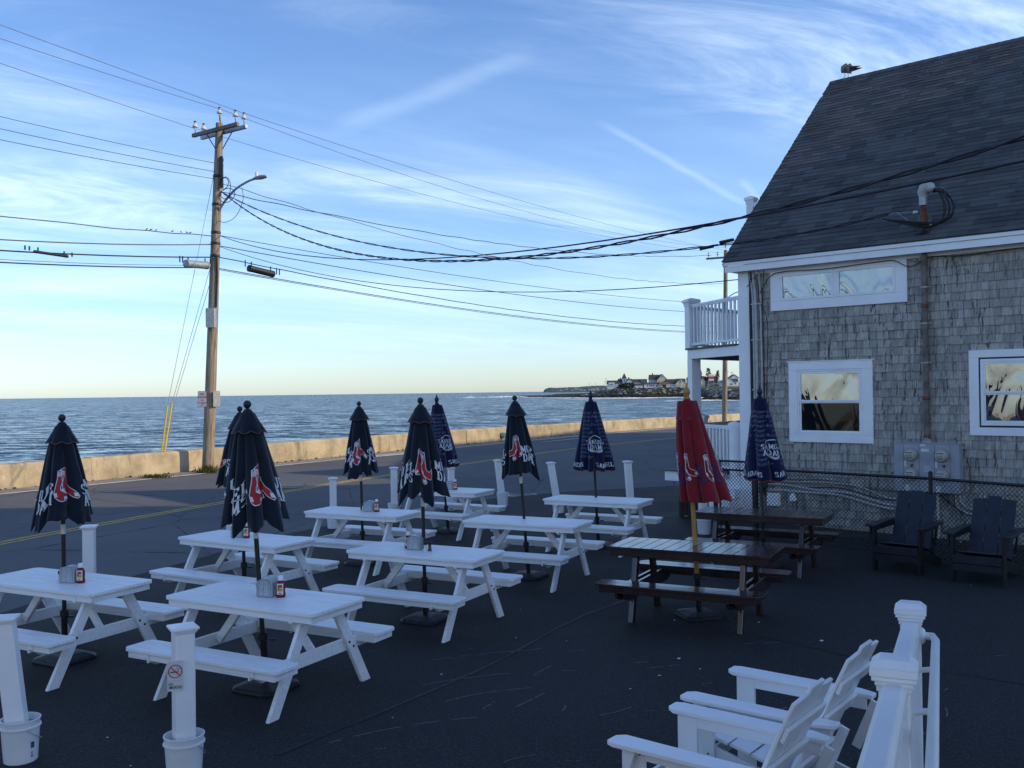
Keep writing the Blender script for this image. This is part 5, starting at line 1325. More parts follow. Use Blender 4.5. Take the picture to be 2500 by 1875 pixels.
def brown_table():
    t = thing('picnic_table', 'x', 'picnic table', (0, 0, 0), 0, 'dark brown picnic tables'); L, W = 1.72, .70; n = 14; w = L / n
    for i in range(n):
        x0, x1 = -L / 2 + i * w + .0025, -L / 2 + (i + 1) * w - .0025
        slab(MB(), [(x0, -W / 2), (x1, -W / 2), (x1, W / 2), (x0, W / 2)], .733, .76).build('plank', BR, t, bevel=.003)
    for sg in (-1, 1):
        MB().bx(-L / 2 + .025, L / 2 - .025, sg * (W / 2 - .02), sg * (W / 2 - .05), .662, .7325).build('apron', BR, t, bevel=.003)
        MB().bx(sg * (L / 2 - .025), sg * (L / 2 - .055), -W / 2 + .051, W / 2 - .051, .662, .7325).build('apron', BR, t, bevel=.003)
        x = sg * .57
        MB().bx(x - .045, x + .045, -.29, .29, .675, .7325).build('top_cleat', BR, t, bevel=.003)
        for dx_ in (-.032, .032):
            MB().prism([(-.74, .412), (-.74, .35), (-.70, .29), (-.60, .26), (.60, .26), (.70, .29), (.74, .35), (.74, .412)], (x + dx_ * 1.35 - .017, 0, 0), (0, 1, 0), (0, 0, 1), (1, 0, 0), .034).build('seat_beam', BR, t, bevel=.003)
        for sy_ in (-1, 1):
            a, b = Vector((x, sy_ * .235, .675)), Vector((x, sy_ * .42, 0)); d = (b - a).normalized(); hw = .045 / abs(d.z)
            MB().prism([(a.y - hw, .675), (a.y + hw, .675), (b.y + hw, 0.0), (b.y - hw, 0.0)], (x - .025, 0, 0), (0, 1, 0), (0, 0, 1), (1, 0, 0), .05).build('leg', BR, t, bevel=.003)
        for k in range(2):
            y0 = sg * (.488 + k * .1345); y1 = y0 + sg * .1305; lo, hi = min(y0, y1), max(y0, y1); c = .06; o_ = (k == 1)
            cs = ((c, c, 0, 0) if sg < 0 else (0, 0, c, c)) if o_ else (0, 0, 0, 0)
            slab(MB(), chamf(-L / 2, L / 2, lo, hi, cs), .414, .44).build('bench_plank', BR, t, bevel=.003)
        for yy in (.505, .735): MB().bx(-L / 2 + .06, L / 2 - .06, sg * yy, sg * (yy - .022), .352, .4135).build('bench_apron', BR, t, bevel=.003)
        for xx in (-1, 1): MB().bx(xx * (L / 2 - .06), xx * (L / 2 - .085), sg * .506, sg * .712, .352, .4135).build('bench_apron', BR, t, bevel=.003)
    return t
TABLES = [((-2.06, 7.83), -.494, 'white picnic table in the front row behind the no smoking post, with napkins and ketchup'),
          ((-4.116, 8.658), -.465, 'white picnic table cut by the left edge of the picture'),
          ((-3.117, 11.067), -.537, 'white picnic table directly behind the front centre one, with ketchup on its far side'),
          ((-.94, 10.013), -.48, 'white picnic table in the middle with two shakers right of the umbrella pole'),
          ((-2.133, 13.432), -.451, 'white picnic table left of centre in the third row, umbrella at its middle'),
          ((-1.156, 16.322), -.5, 'farthest white picnic table, half hidden behind two umbrellas'),
          ((.177, 12.235), -.454, 'bare white picnic table with a sock print umbrella, left of the dark table'),
          ((1.292, 14.577), -.492, 'bare white picnic table at the back right under the lettered blue umbrella')]
wt0 = white_table()
TZ = .014
for i, ((x, y), a, lab) in enumerate(TABLES):
    t = wt0 if i == 0 else copy_tree(wt0)
    t.location = (x, y, TZ); t.rotation_euler = (0, 0, a); t['label'] = lab
bt0 = brown_table()
for i, ((x, y), a, lab) in enumerate((((1.913, 10.044), -.48, 'glossy dark brown picnic table with the red umbrella, nearer of the two'), ((3.341, 12.75), -.519, 'dark brown picnic table beside the chain link fence, farther of the two'))):
    t = bt0 if i == 0 else copy_tree(bt0)
    t.location = (x, y, TZ); t.rotation_euler = (0, 0, a); t['label'] = lab

# ------------------------------------------------------------------ things on the tables
def napkin():
    t = thing('napkin_dispenser', 'x', 'napkin dispenser', (0, 0, 0), 0, 'grey napkin dispensers')
    P_ = [(-.062, 0), (.062, 0), (.062, .112)] + [(.062 * math.cos(a), .112 + .036 * math.sin(a)) for a in [k * PI / 10 for k in range(1, 10)]] + [(-.062, .112)]
    MB().prism([(x * 1.22, z) for x, z in P_], (0, -.056, 0), (1, 0, 0), (0, 0, 1), (0, 1, 0), .112).build('body', NAPK, t, bevel=.006, smooth=True)
    for sg in (-1, 1):
        f = MB().bx(-.06, .06, sg * .0565, sg * .060, .012, .108).build('face', NAPKF, t, bevel=.0015)
        [MB().bx(a - .0015, a + .0015, sg * .0605, sg * .0625, .016, .104).build('rib', NAPK, f) for a in (0, -.049, .047)]
        MB().prism([(-.045, .112), (.045, .112), (.036, .134), (0, .142), (-.036, .134)], (0, sg * .0565, 0), (1, 0, 0), (0, 0, 1), (0, sg, 0), .0025).build('napkin_slot', NAPKF, t)
    return t
def ketchup():
    t = thing('ketchup_bottle', 'x', 'ketchup bottle', (0, 0, 0), 0, 'red ketchup bottles')
    MB().lathe([(.034, 0), (.039, .006), (.040, .03), (.036, .045), (.037, .06), (.039, .085), (.036, .115), (.026, .133), (.018, .14)], (0, 0, 0), 24, sy=.72).build('bottle', KETCH, t, smooth=True, angle=60)
    c_ = MB().lathe([(.021, .140), (.022, .143), (.021, .172), (.017, .176)], (0, 0, 0), 20).build('cap', VINYL, t, smooth=True)
    for sg in (-1,):
        b = MB(); n = 8
        def arc(b, x0, x1, z0, z1, off):
            V = []; F = []
            for k in range(n + 1):
                x = x0 + (x1 - x0) * k / n; yy = -math.sqrt(max(0, 1 - (x / .0405) ** 2)) * .0405 * .72 - off
                V += [(x, yy, z0), (x, yy, z1)]
            for k in range(n): F.append((2 * k, 2 * k + 2, 2 * k + 3, 2 * k + 1))
            b.add(V, F)
        arc(b, -.026, .026, .028, .116, .001); l = b.build('paper_label', LABELW, t)
        b = MB(); arc(b, -.016, .018, .082, .106, .0022); b.build('tomato_print', SIGNR, l); b = MB(); arc(b, -.019, -.002, .073, .092, .0026); b.build('leaf_print', LABELG, l)
        b = MB(); arc(b, -.02, .02, .053, .068, .0022); b.build('yellow_print', LABELY, l); b = MB(); arc(b, -.012, .012, .034, .040, .0022); arc(b, -.02, .02, .069, .0725, .0022); b.build('dark_print', SIGNK, l)
    return t
def shaker(kind):
    t = thing(kind + '_shaker', 'x', kind + ' shaker', (0, 0, 0), 0, kind + ' shakers')
    MB().lathe([(.019, 0), (.021, .004), (.021, .012), (.017, .03), (.016, .055), (.018, .066)], (0, 0, 0), 16).build('glass', SALT if kind == 'salt' else PEPP, t, smooth=True)
    MB().lathe([(.019, .0665), (.021, .07), (.020, .092), (.012, .098), (.004, .10)], (0, 0, 0), 14).build('lid', CAPBR, t, smooth=True)
    return t
def on_table(i, u, v, rz_=0.0):
    (x, y), a, _ = TABLES[i]; q = rotz(a) @ Vector((u, v, 0)); return (x + q.x, y + q.y, .7745), a + rz_
np0, kt0, ss0, pp0 = napkin(), ketchup(), shaker('salt'), shaker('pepper'); used = set()
def put(src, i, u, v, rz_, lab):
    t = src if src.name not in used else copy_tree(src); used.add(src.name)
    l, a = on_table(i, u, v, rz_); t.location = l; t.rotation_euler = (0, 0, a); t['label'] = lab
put(np0, 0, .02, .02, R(10), 'grey napkin dispenser on the front centre table'); put(kt0, 0, .150, .03, R(30), 'ketchup bottle right of the napkin dispenser on the front centre table')
put(ss0, 0, -.085, .025, 0, 'salt shaker at the left of the napkin dispenser on the front centre table')
put(np0, 1, .17, -.045, R(16), 'grey napkin dispenser on the leftmost table'); put(kt0, 1, .295, -.04, R(28), 'ketchup bottle on the leftmost table'); put(ss0, 1, .055, -.06, 0, 'salt shaker on the leftmost table')
put(np0, 2, -.12, -.0, R(16), 'grey napkin dispenser on the table behind the front centre one'); put(kt0, 2, .03, -.02, R(30), 'ketchup bottle on the table behind the front centre one')
put(np0, 3, -.125, .01, R(10), 'grey napkin dispenser left of the pole on the middle table'); put(kt0, 3, -.235, .04, R(20), 'ketchup bottle mostly hidden behind the dispenser on the middle table')
put(ss0, 3, .035, -.045, 0, 'salt shaker just right of the pole on the middle table'); put(pp0, 3, .075, -.02, 0, 'dark pepper shaker right of the salt on the middle table')
put(np0, 4, .10, .03, R(12), 'grey napkin dispenser on the left table of the third row'); put(kt0, 4, .245, -.01, R(28), 'ketchup bottle on the left table of the third row'); put(ss0, 4, -.035, .07, 0, 'salt shaker beside the pole on the left table of the third row')
put(np0, 5, .07, .02, R(14), 'grey napkin dispenser on the farthest table'); put(kt0, 5, .20, -.02, R(28), 'ketchup bottle on the farthest table')

# ------------------------------------------------------------------ umbrellas
def lerp_(a, b, t): return a + (b - a) * t
class Cloth:
    """closed canopy: local surface point from (theta, h), h = 0 under the cap .. 1 at the hem"""
    def __init__(s, zt, zb, r0, r1, N, seed, amp, shear=(0, 0), flare=1.0, jag=.06, kind='sox'):
        s.__dict__.update(locals()); rg = random.Random(seed)
        s.ph = [rg.uniform(0, 2 * PI) for _ in range(8)]; s.am = [rg.uniform(.7, 1.3) for _ in range(N)]; s.sway = [rg.uniform(-1, 1) for _ in range(N)]; s.hem = [rg.uniform(-1, 1) for _ in range(N)]
    def P(s, th, h, off=0.0):
        N = s.N; warp = th + .16 * math.sin(th + s.ph[0]) + .09 * math.sin(2 * th + s.ph[1]) + .16 * h * math.sin(th * 1.0 + s.ph[2]) + .05 * math.sin(h * 5 + s.ph[3])
        f = (warp / (2 * PI) * N) % N; k = int(f) % N; u = f - int(f); lobe = 1 - abs(2 * u - 1) ** 2.4
        if s.kind == 'sox': lobe = lobe * (1 - .12 * math.cos(2 * PI * u * 2 + s.ph[4]) * h)
        a = s.amp * (.35 + .65 * h) * s.am[k]
        Rb = lerp_(s.r0, s.r1, h ** s.flare)
        Rb *= 1 + .05 * math.sin(th * 2 + s.ph[5]) * h + .035 * s.sway[k] * h * lobe + .02 * math.sin(h * 9 + s.ph[6] + th * 3) * h
        r_ = Rb * (1 - a * (1 - lobe)) + off
        zb_ = s.zb - s.jag * (lobe * (.6 + .5 * s.hem[k]) if s.kind == 'sox' else 0) + (s.jag * .55 if s.kind == 'sox' else .012 * math.cos(th * N))
        z = lerp_(s.zt, zb_, h)
        return Vector((r_ * math.cos(th) + s.shear[0] * h ** 1.4, r_ * math.sin(th) + s.shear[1] * h ** 1.4, z))
    def mesh(s, parent, mat, name='canopy', nt=160, nh=30):
        V = []; F = []
        for j in range(nh + 1):
            for i in range(nt): V.append(s.P(2 * PI * i / nt, j / nh))
        for j in range(nh):
            for i in range(nt): F.append((j * nt + i, (j + 1) * nt + i, (j + 1) * nt + (i + 1) % nt, j * nt + (i + 1) % nt))
        # inner skin so that the hem has thickness and the inside is closed
        o = len(V)
        for j, hh in enumerate((1.0, .9, .6)):
            for i in range(nt):
                p = s.P(2 * PI * i / nt, hh); c = Vector((s.shear[0] * hh, s.shear[1] * hh, p.z)); V.append(c + (p - c) * (.985 if j == 0 else .93 if j == 1 else .8))
        for i in range(nt):
            k = (i + 1) % nt; F.append((nh * nt + i, o + i, o + k, nh * nt + k))
            for j in range(2): F.append((o + j * nt + i, o + (j + 1) * nt + i, o + (j + 1) * nt + k, o + j * nt + k))
        mb = MB(); mb.add(V, F); return mb.build(name, mat, parent, smooth=True, angle=75)
def wrap(me, cl, th0, h0, name, mat, parent, scale=1.0, off=.004, kth=1.0):
    """drape a flat mesh (x right, y up, metres) on the cloth"""
    bm = bmesh.new(); bm.from_mesh(me); bmesh.ops.triangulate(bm, faces=bm.faces[:])
    for _ in range(4):
        es = [e for e in bm.edges if e.calc_length() > .022]
        if not es: break
        bmesh.ops.subdivide_edges(bm, edges=es, cuts=1, use_grid_fill=False); bmesh.ops.triangulate(bm, faces=[f for f in bm.faces if len(f.verts) > 4])
    L = cl.zt - cl.zb
    for v in bm.verts:
        h = h0 - v.co.y * scale / L; Rr = lerp_(cl.r0, cl.r1, h0); th = th0 + v.co.x * scale / Rr * kth
        v.co = cl.P(th, max(0.0, min(1.0, h)), off)
    m2 = bpy.data.meshes.new(name); bm.to_mesh(m2); bm.free(); m2.materials.append(mat); return obj(name, m2, parent)
def poly_mesh(polys, name='decal'):
    mb = MB(); 
    for P_ in polys: mb.add([(x, y, 0) for x, y in P_], [tuple(range(len(P_)))])
    me = bpy.data.meshes.new(name); me.from_pydata(mb.v, [], mb.f); return me
def stroke_mesh(lines, w, name='decal'):
    mb = MB()
    for ln in lines:
        for (a, b) in zip(ln, ln[1:]):
            a, b = Vector((*a, 0)), Vector((*b, 0)); d = (b - a)
            if d.length < 1e-6: continue
            d = d.normalized(); n = Vector((-d.y, d.x, 0)) * w / 2; e = d * w * .35; mb.add([a - n - e, b - n + e, b + n + e, a + n - e], [(0, 1, 2, 3)])
    me = bpy.data.meshes.new(name); me.from_pydata(mb.v, [], mb.f); return me
SC = 1 / 1500.0
def pxl(P_): return [((x - 620) * SC, (1130 - y) * SC) for x, y in P_]
SOCK_B = pxl([(515, 890), (595, 880), (602, 960), (612, 1115), (640, 1145), (700, 1160), (745, 1195), (768, 1240), (735, 1270), (680, 1268), (590, 1245), (540, 1200), (535, 1050), (520, 930)])
SOCK_F = pxl([(470, 915), (500, 900), (570, 935), (572, 985), (548, 1060), (516, 1130), (512, 1180), (560, 1230), (602, 1272), (618, 1325), (592, 1362), (540, 1358), (495, 1335), (440, 1290), (425, 1230), (445, 1120), (468, 1010)])
TOE_B = pxl([(698, 1196), (742, 1192), (758, 1236), (705, 1250)]); HEEL_B = pxl([(512, 1172), (565, 1178), (570, 1228), (540, 1205)])
TOE_F = pxl([(558, 1296), (600, 1300), (606, 1340), (560, 1342)]); HEEL_F = pxl([(430, 1232), (462, 1222), (478, 1280), (446, 1285)])
RIBS = [[((x - 620) * SC, (1130 - 925) * SC), ((x - 626) * SC, (1130 - 985) * SC)] for x in (484, 500, 516, 532, 548, 562)]
def closed(P_): return P_ + [P_[0]]
def socks(cl, th, h, parent, scale=1.0, outline_only=False, flip=False, kth=1.0):
    fx = (lambda P_: [(-x, y) for x, y in P_][::-1]) if flip else (lambda P_: P_)
    w = lambda me, nm, m, off: wrap(me, cl, th, h, nm, m, parent, scale, off, kth)
    if not outline_only:
        w(poly_mesh([fx(SOCK_B)]), 'sock_print', REDP, .004); w(poly_mesh([fx(SOCK_F)]), 'sock_print', REDP, .0055)
    w(stroke_mesh([fx(closed(SOCK_B))], .0065), 'sock_outline', WHITEP, .0065)
    w(stroke_mesh([fx(closed(SOCK_F))] + [fx(r) for r in RIBS], .0065 if not outline_only else .007), 'sock_outline', WHITEP, .0075)
    [w(poly_mesh([fx(q)]), 'sock_patch', WHITEP, o_) for q, o_ in ((TOE_B, .0065), (HEEL_B, .0065), (TOE_F, .008), (HEEL_F, .008))]
# serif capitals drawn as strokes
GLY = {'S': [[(.78, .82), (.62, .97), (.35, .98), (.15, .84), (.18, .65), (.45, .52), (.75, .40), (.82, .22), (.66, .04), (.36, .02), (.14, .16)]],
       'A': [[(.04, 0), (.26, 0)], [(.62, 0), (.98, 0)], [(.14, 0), (.47, .98)], [(.50, .98), (.80, 0)], [(.25, .34), (.68, .34)]],
       'M': [[(.0, 0), (.24, 0)], [(.66, 0), (1.02, 0)], [(.12, 0), (.12, .98), (.48, .22), (.82, .98), (.86, 0)], [(.0, .98), (.2, .98)], [(.8, .98), (1.0, .98)]],
       'U': [[(.02, .98), (.32, .98)], [(.66, .98), (.94, .98)], [(.17, .98), (.17, .25), (.32, .03), (.62, .03), (.80, .25), (.80, .98)]],
       'E': [[(.05, .98), (.82, .98), (.82, .78)], [(.05, 0), (.86, 0), (.86, .22)], [(.22, .98), (.22, 0)], [(.22, .50), (.62, .50)], [(.62, .60), (.62, .40)]],
       'L': [[(.05, .98), (.42, .98)], [(.05, 0), (.84, 0), (.84, .24)], [(.22, .98), (.22, 0)]],
       'D': [[(.05, .98), (.50, .98), (.82, .75), (.85, .28), (.55, 0), (.05, 0)], [(.22, .98), (.22, 0)]]}
def serif(word, size, weight=.17, gap=1.12, narrow=.82):
    mb = MB(); W_ = len(word) * gap * narrow
    for i, ch in enumerate(word):
        for ln in GLY[ch]:
            for (a, b) in zip(ln, ln[1:]):
                dx_, dy_ = abs(b[0] - a[0]), abs(b[1] - a[1]); wt_ = weight * (1.0 if dy_ > dx_ * .7 else .55)
                A_ = Vector(((i * gap + a[0]) * narrow - W_ / 2, a[1] - .5, 0)) * size; B_ = Vector(((i * gap + b[0]) * narrow - W_ / 2, b[1] - .5, 0)) * size
                d = (B_ - A_).normalized(); n = Vector((-d.y, d.x, 0)) * size * wt_ / 2; e = d * size * wt_ * .3
                mb.add([A_ - n - e, B_ - n + e, B_ + n + e, A_ + n - e], [(0, 1, 2, 3)])
    me = bpy.data.meshes.new('lettering'); me.from_pydata(mb.v, [], mb.f); return me
SCRIPT = {}
def script_me(txt, size):
    if (txt, size) not in SCRIPT: SCRIPT[(txt, size)] = text_mesh(txt, size, 'script', SCRIPTP, offset=-.0004, shear=.55, align='LEFT', spacing=.95)
    return SCRIPT[(txt, size)]
CAMV = Vector((0, 0, 0))
def umbrella(kind, base, top, label, seed, rb, zb, phase=0.0, shear=(0, 0), zt=None, capr=.15, caph=.185, foot=True, flip=False, tape=True, r0=.095):
    t = thing('closed_umbrella', label, 'umbrella', (base[0], base[1], TZ), 0, 'closed patio umbrellas')
    tp = Vector((top[0] - base[0], top[1] - base[1], top[2] - TZ)); ax = tp.normalized(); H_ = tp.z
    cloth = {'sox': NAVY, 'sam': BLUE, 'red': RED}[kind]; pm = {'sox': BLACK, 'sam': NAVYB, 'red': WOODY}[kind]; pr_ = {'sox': .0195, 'sam': .0195, 'red': .024}[kind]
    A = lambda z: Vector((tp.x * z / H_, tp.y * z / H_, z))
    MB().tube([A(.42 if kind != 'red' else .46), A(.76), A(H_ - .1)], pr_, 14).build('pole', pm, t, smooth=True)
    if kind == 'sox': MB().lathe([(.012, -.06), (.016, -.045), (.012, -.035), (.028, -.02), (.034, 0), (.028, .02), (.012, .032)], A(H_ - .03), 14).build('finial', BLACKP, t, smooth=True)
    else: MB().lathe([(.03, -.09), (.034, -.06), (.022, -.05), (.036, -.02), (.040, .0), (.030, .03), (.014, .05), (.010, .075), (.003, .085)], A(H_ - .085), 14).build('finial', WOODY if kind == 'red' else NAVYB, t, smooth=True)
    zt = H_ - (.075 if kind == 'sox' else .15)
    tc = Vector((-t.location.x, -t.location.y, 0)); tht = math.atan2(tc.y, tc.x)
    # canopy in a frame that follows the leaning pole
    N = {'sox': 8, 'sam': 8, 'red': 8}[kind]
    hz_ = .1
    cl = Cloth(zt - .03, zb - TZ, r0 * .6, rb, N, seed, {'sox': .38, 'sam': .32, 'red': .42}[kind], shear, {'sox': .76, 'sam': .92, 'red': .92}[kind], {'sox': .135, 'sam': .0, 'red': .03}[kind], kind)
    P0 = cl.P
    def P1(th, h, off=0.0):
        p = P0(th, h, off); a = A(p.z); return Vector((p.x + a.x, p.y + a.y, p.z))
    cl.P = P1
    can = cl.mesh(t, cloth)
    if kind == 'sam':
        c2 = Cloth(zt - .3, zb - TZ + .0, r0, rb * .96, N, seed, .34, shear, .92, .0, kind); Q0 = c2.P
        c2.P = lambda th, h, off=0.0: (lambda p: Vector((p.x + A(p.z).x, p.y + A(p.z).y, p.z - .016 * (h > .95))))(Q0(th, .55 + .45 * h, off - .012))
        V = []; F = []; nt = 96
        for j in range(5):
            for i in range(nt): V.append(c2.P(2 * PI * i / nt, .6 + j * .1))
        for j in range(4):
            for i in range(nt): F.append((j * nt + i, (j + 1) * nt + i, (j + 1) * nt + (i + 1) % nt, j * nt + (i + 1) % nt))
        mb = MB(); mb.add(V, F); mb.build('red_lining', ORANGEC, can, smooth=True)
    # vent cap
    V = []; F = []; nt = 64; nh = 8
    for j in range(nh + 1):
        h = j / nh
        for i in range(nt):
            th = 2 * PI * i / nt + seed; u = abs(math.cos(th * N / 2)); r_ = lerp_(.026, capr, h ** .95) * (1 - .20 * h * (1 - u ** .8)); z = zt + .005 - caph * h - .022 * h * (u - .5) * (1.0 if kind == 'sox' else .5); a = A(z); V.append((r_ * math.cos(th) + a.x, r_ * math.sin(th) + a.y, z))
    for j in range(nh):
        for i in range(nt): F.append((j * nt + i, (j + 1) * nt + i, (j + 1) * nt + (i + 1) % nt, j * nt + (i + 1) % nt))
    a = A(zt + .012); V.append((a.x, a.y, zt + .012)); ti = len(V) - 1
    for i in range(nt): F.append((i, (i + 1) % nt, ti))
    mb = MB(); mb.add(V, F); mb.build('vent_cap', cloth, t, smooth=True, angle=70)
    hem = MB().tube([Vector(V[nh * nt + i % nt]) for i in range(nt + 1)], .0022, 4, cap=False).build('hem_seam', SEAM if kind != 'sam' else cloth, t)
    # print
    HL = cl.zt - cl.zb
    if kind == 'sox':
        for k in range(3):
            th = tht + R(phase) + k * R(120); socks(cl, th, .64, can, scale=.98, flip=flip, kth=.86)
            th2 = th - R(60); a_, b_ = (('MUE', 'DAM'), ('SAM', 'ADA'), ('UEL', 'AMS'))[(k + seed) % 3]
            wrap(serif(a_, .088, narrow=.74), cl, th2, .66, 'lettering', WHITEP, can, kth=.9); wrap(serif(b_, .095, narrow=.70), cl, th2, .775, 'lettering', WHITEP, can, kth=.9)
    elif kind == 'sam':
        for k in range(8):
            th = tht + R(phase) + k * PI / 4
            if k % 2 == 0: wrap(serif('SAMUEL' if k % 4 == 0 else 'ADAMS', .060, narrow=.78), cl, th + R(22), .925, 'lettering', WHITEP, can, kth=.95)
            if k % 2 == 1:
                for j in range(12):
                    h = .16 + j * .058
                    if h > .82: break
                    txt = ('Brewer', 'Patriot Bre')[j % 2]; wrap(script_me(txt, .060), cl, th - .10 / lerp_(cl.r0, cl.r1, h), h, 'script', SCRIPTP, can, off=.003)
                    wrap(stroke_mesh([[(-.07, 0), (.05, 0)]], .0018), cl, th, h + .022, 'script', SCRIPTP, can, off=.003)
            elif k % 4 == 0:
                arc_ = lambda a0, a1, r_: [(r_ * math.cos(R(a)) , r_ * math.sin(R(a))) for a in range(a0, a1 + 1, 10)]
                wrap(stroke_mesh([arc_(35, 145, .125), arc_(215, 325, .125), arc_(225, 315, .108)], .011), cl, th, .62, 'emblem', WHITEP, can)
                wrap(serif('SAMUEL', .060), cl, th, .59, 'lettering', WHITEP, can); wrap(serif('ADAMS', .066), cl, th, .665, 'lettering', WHITEP, can)
    else:
        for k in range(6):
            th = tht + R(phase) + k * R(60); socks(cl, th, .66, can, scale=.86, outline_only=True, kth=.8)
            wrap(stroke_mesh([[(-.03, .09), (.05, .03)], [(.0, .03), (.03, -.08)], [(-.05, -.03), (-.0, -.11)], [(.0, -.11), (.05, -.09)]], .028), cl, th + R(24), .70, 'blue_print', BLUEP, can, kth=.8)
    if tape: MB().lathe([(pr_ + .002, -.045), (pr_ + .0025, .045)], A(zb - TZ - (.06 if kind == 'sox' else -.03)), 12).build('white_tape', LABELW, t, smooth=True)
    # base
    if foot:
        fo = MB(); w = .255; P_ = chamf(-w, w, -w, w, (.07,) * 4); n = len(P_); prof = [(1.0, 0), (1.0, .022), (.93, .045), (.55, .075), (.25, .08)]
        V = []; F = []
        for f_, z in prof: V += [(x * f_, y * f_, z) for x, y in P_]
        for j in range(len(prof) - 1):
            for i in range(n): F.append((j * n + i, j * n + (i + 1) % n, (j + 1) * n + (i + 1) % n, (j + 1) * n + i))
        F.append(tuple(range((len(prof) - 1) * n, len(prof) * n))); F.append(tuple(range(n))[::-1])
        rt = rotz(R({'sox': -28, 'sam': -28, 'red': 15}[kind])); V = [tuple(rt @ (Vector(v) * .86)) for v in V]; fo.add(V, F)
        b_ = fo.build('base', BLACKP, t, bevel=.004)
        MB().tube([(0, 0, .06), A(.45)], .027, 14).build('base_tube', BLACK, b_, smooth=True)
        MB().lathe([(.036, -.02), (.038, -.015), (.038, .03), (.030, .04)], A(.42), 14).bx(.03, .085, -.008, .008, .39, .405).build('collar', BLACKP, b_)
    return t
UMB = [('sox', (-2.06, 7.86), (-2.185, 7.83, 2.385), 'closed navy umbrella with a red sock print on the front centre table', 11, .285, 1.355, 24),
       ('sox', (-4.155, 8.78), (-4.152, 8.76, 2.275), 'closed navy umbrella at the left edge of the picture', 12, .275, 1.28, 13),
       ('sox', (-3.16, 11.15), (-3.213, 11.2, 2.30), 'closed navy umbrella mostly hidden behind the front centre one', 13, .28, 1.40, 40),
       ('sox', (-.951, 10.12), (-.977, 10.1, 2.38), 'closed navy umbrella with a full pair of red socks over the middle table', 14, .275, 1.33, 13),
       ('sox', (-2.15, 13.55), (-2.195, 13.6, 2.32), 'closed navy umbrella on the left table of the third row', 15, .245, 1.29, 2),
       ('sam', (-1.14, 16.5), (-1.314, 16.45, 2.40), 'closed dark blue lettered umbrella partly behind the middle navy one', 16, .31, 1.17, 30),
       ('sox', (.184, 12.4), (.03, 12.4, 2.38), 'closed navy umbrella leaning left on the bare table right of the middle', 17, .265, 1.34, -22),
       ('sam', (1.31, 14.78), (1.213, 14.75, 2.44), 'closed dark blue lettered umbrella on the back right white table', 18, .335, 1.215, 8),
       ('red', (1.963, 10.15), (1.85, 10.1, 2.49), 'closed red umbrella with white sock outlines on a wooden pole', 19, .285, 1.25, -22),
       ('sam', (3.36, 12.82), (3.332, 12.8, 2.475), 'closed dark blue lettered umbrella at the fence in front of the shingled wall', 20, .30, 1.22, 38)]
for k, b, tp, lab, sd, rb, zb, ph in UMB:
    kw = {}
    if k == 'red': kw = dict(shear=(.15, .03), capr=.135, caph=.22, tape=False, r0=.17)
    elif k == 'sam': kw = dict(capr=.118, caph=.16, shear=(.05 if sd == 20 else .015, 0), tape=(sd == 20), r0=.14)
    if sd == 17: kw['flip'] = True
    umbrella(k, b, tp, lab, sd, rb, zb, ph, **kw)

# ------------------------------------------------------------------ white posts in buckets
def bucket_post(x, y, h, yaw, lean, label, buck=True, sign=False):
    t = thing('bucket_post', label, 'bucket post', (x, y, TZ), yaw, 'white posts standing in buckets')
    w = .122; p = MB(); l = Vector(lean)
    q0, q1 = Vector((0, 0, .05)), Vector((l.x, l.y, h - .06)); o_ = p.beam(q0, q1, w, w, side=(1, 0, 0)).build('post', VINYL, t, bevel=.006)
    c_ = MB()
    for ww, a, b in ((.134, -.036, -.027), (.148, -.026, -.014), (.168, -.013, .004)): c_.box(q1 + Vector((0, 0, .03 + (a + b) / 2)), (ww, ww, b - a))
    hh = .082; cc = q1 + Vector((0, 0, .0345)); P_ = [cc + Vector((i * hh, j * hh, 0)) for i, j in ((-1, -1), (1, -1), (1, 1), (-1, 1))]; c_.add(P_ + [cc + Vector((0, 0, .016))], [(0, 1, 4), (1, 2, 4), (2, 3, 4), (3, 0, 4), (3, 2, 1, 0)])
    c_.build('post_cap', VINYL, t, bevel=.003)
    b_ = MB().lathe([(.0, .004), (.098, .0), (.104, .006), (.118, .225), (.128, .228), (.128, .236), (.119, .24), (.121, .272), (.126, .274), (.126, .282), (.118, .284), (.116, .25), (.113, .235)], (0, 0, 0), 28, cap=False).build('bucket', BUCKET, t, smooth=True)
    MB().lathe([(.113, .236), (.0, .236)], (0, 0, 0), 20, cap=False).build('gravel_fill', CONC, b_)
    MB().tube([(.128 * math.cos(a), .128 * math.sin(a) - .0, .225 - .10 * math.sin((a - R(-60)) / R(180) * PI) ) for a in [R(-60 + 15 * k) for k in range(13)]], .0025, 5).build('handle', GALV, b_)
    if sign:
        pass
    return t
BP = [(-3.31, 6.36, .985, .25, (-.10, .02), 'white post in a bucket at the left edge, nearest, with a printed bucket'),
      (-2.10, 6.02, .99, .55, (0, 0), 'white post in a bucket with a no smoking sign'),
      (-4.80, 10.75, .99, .2, (0, 0), 'white post standing by the road behind the leftmost table'),
      (-4.23, 14.2, .97, .3, (0, 0), 'white post mostly hidden behind the front navy umbrellas'),
      (-3.25, 17.15, .93, .15, (.0, 0), 'white post behind the left table of the third row'),
      (-2.32, 18.5, 1.0, .2, (.0, 0), 'white post left of the middle navy umbrella, by the road'),
      (-1.28, 19.6, .90, .3, (0, 0), 'white post seen below the blue lettered umbrella'),
      (-.23, 20.2, 1.0, .3, (-.1, 0), 'white post leaning left behind the umbrella right of the middle'),
      (.89, 18.9, 1.03, .2, (-.14, 0), 'white post leaning left of the lettered umbrella at the back'),
      (2.31, 18.7, 1.05, .25, (-.06, 0), 'white post right of the back lettered umbrella'),
      (3.178, 15.9, 1.0, .25, (-.03, 0), 'white post whose bucket shows behind the red umbrella pole')]
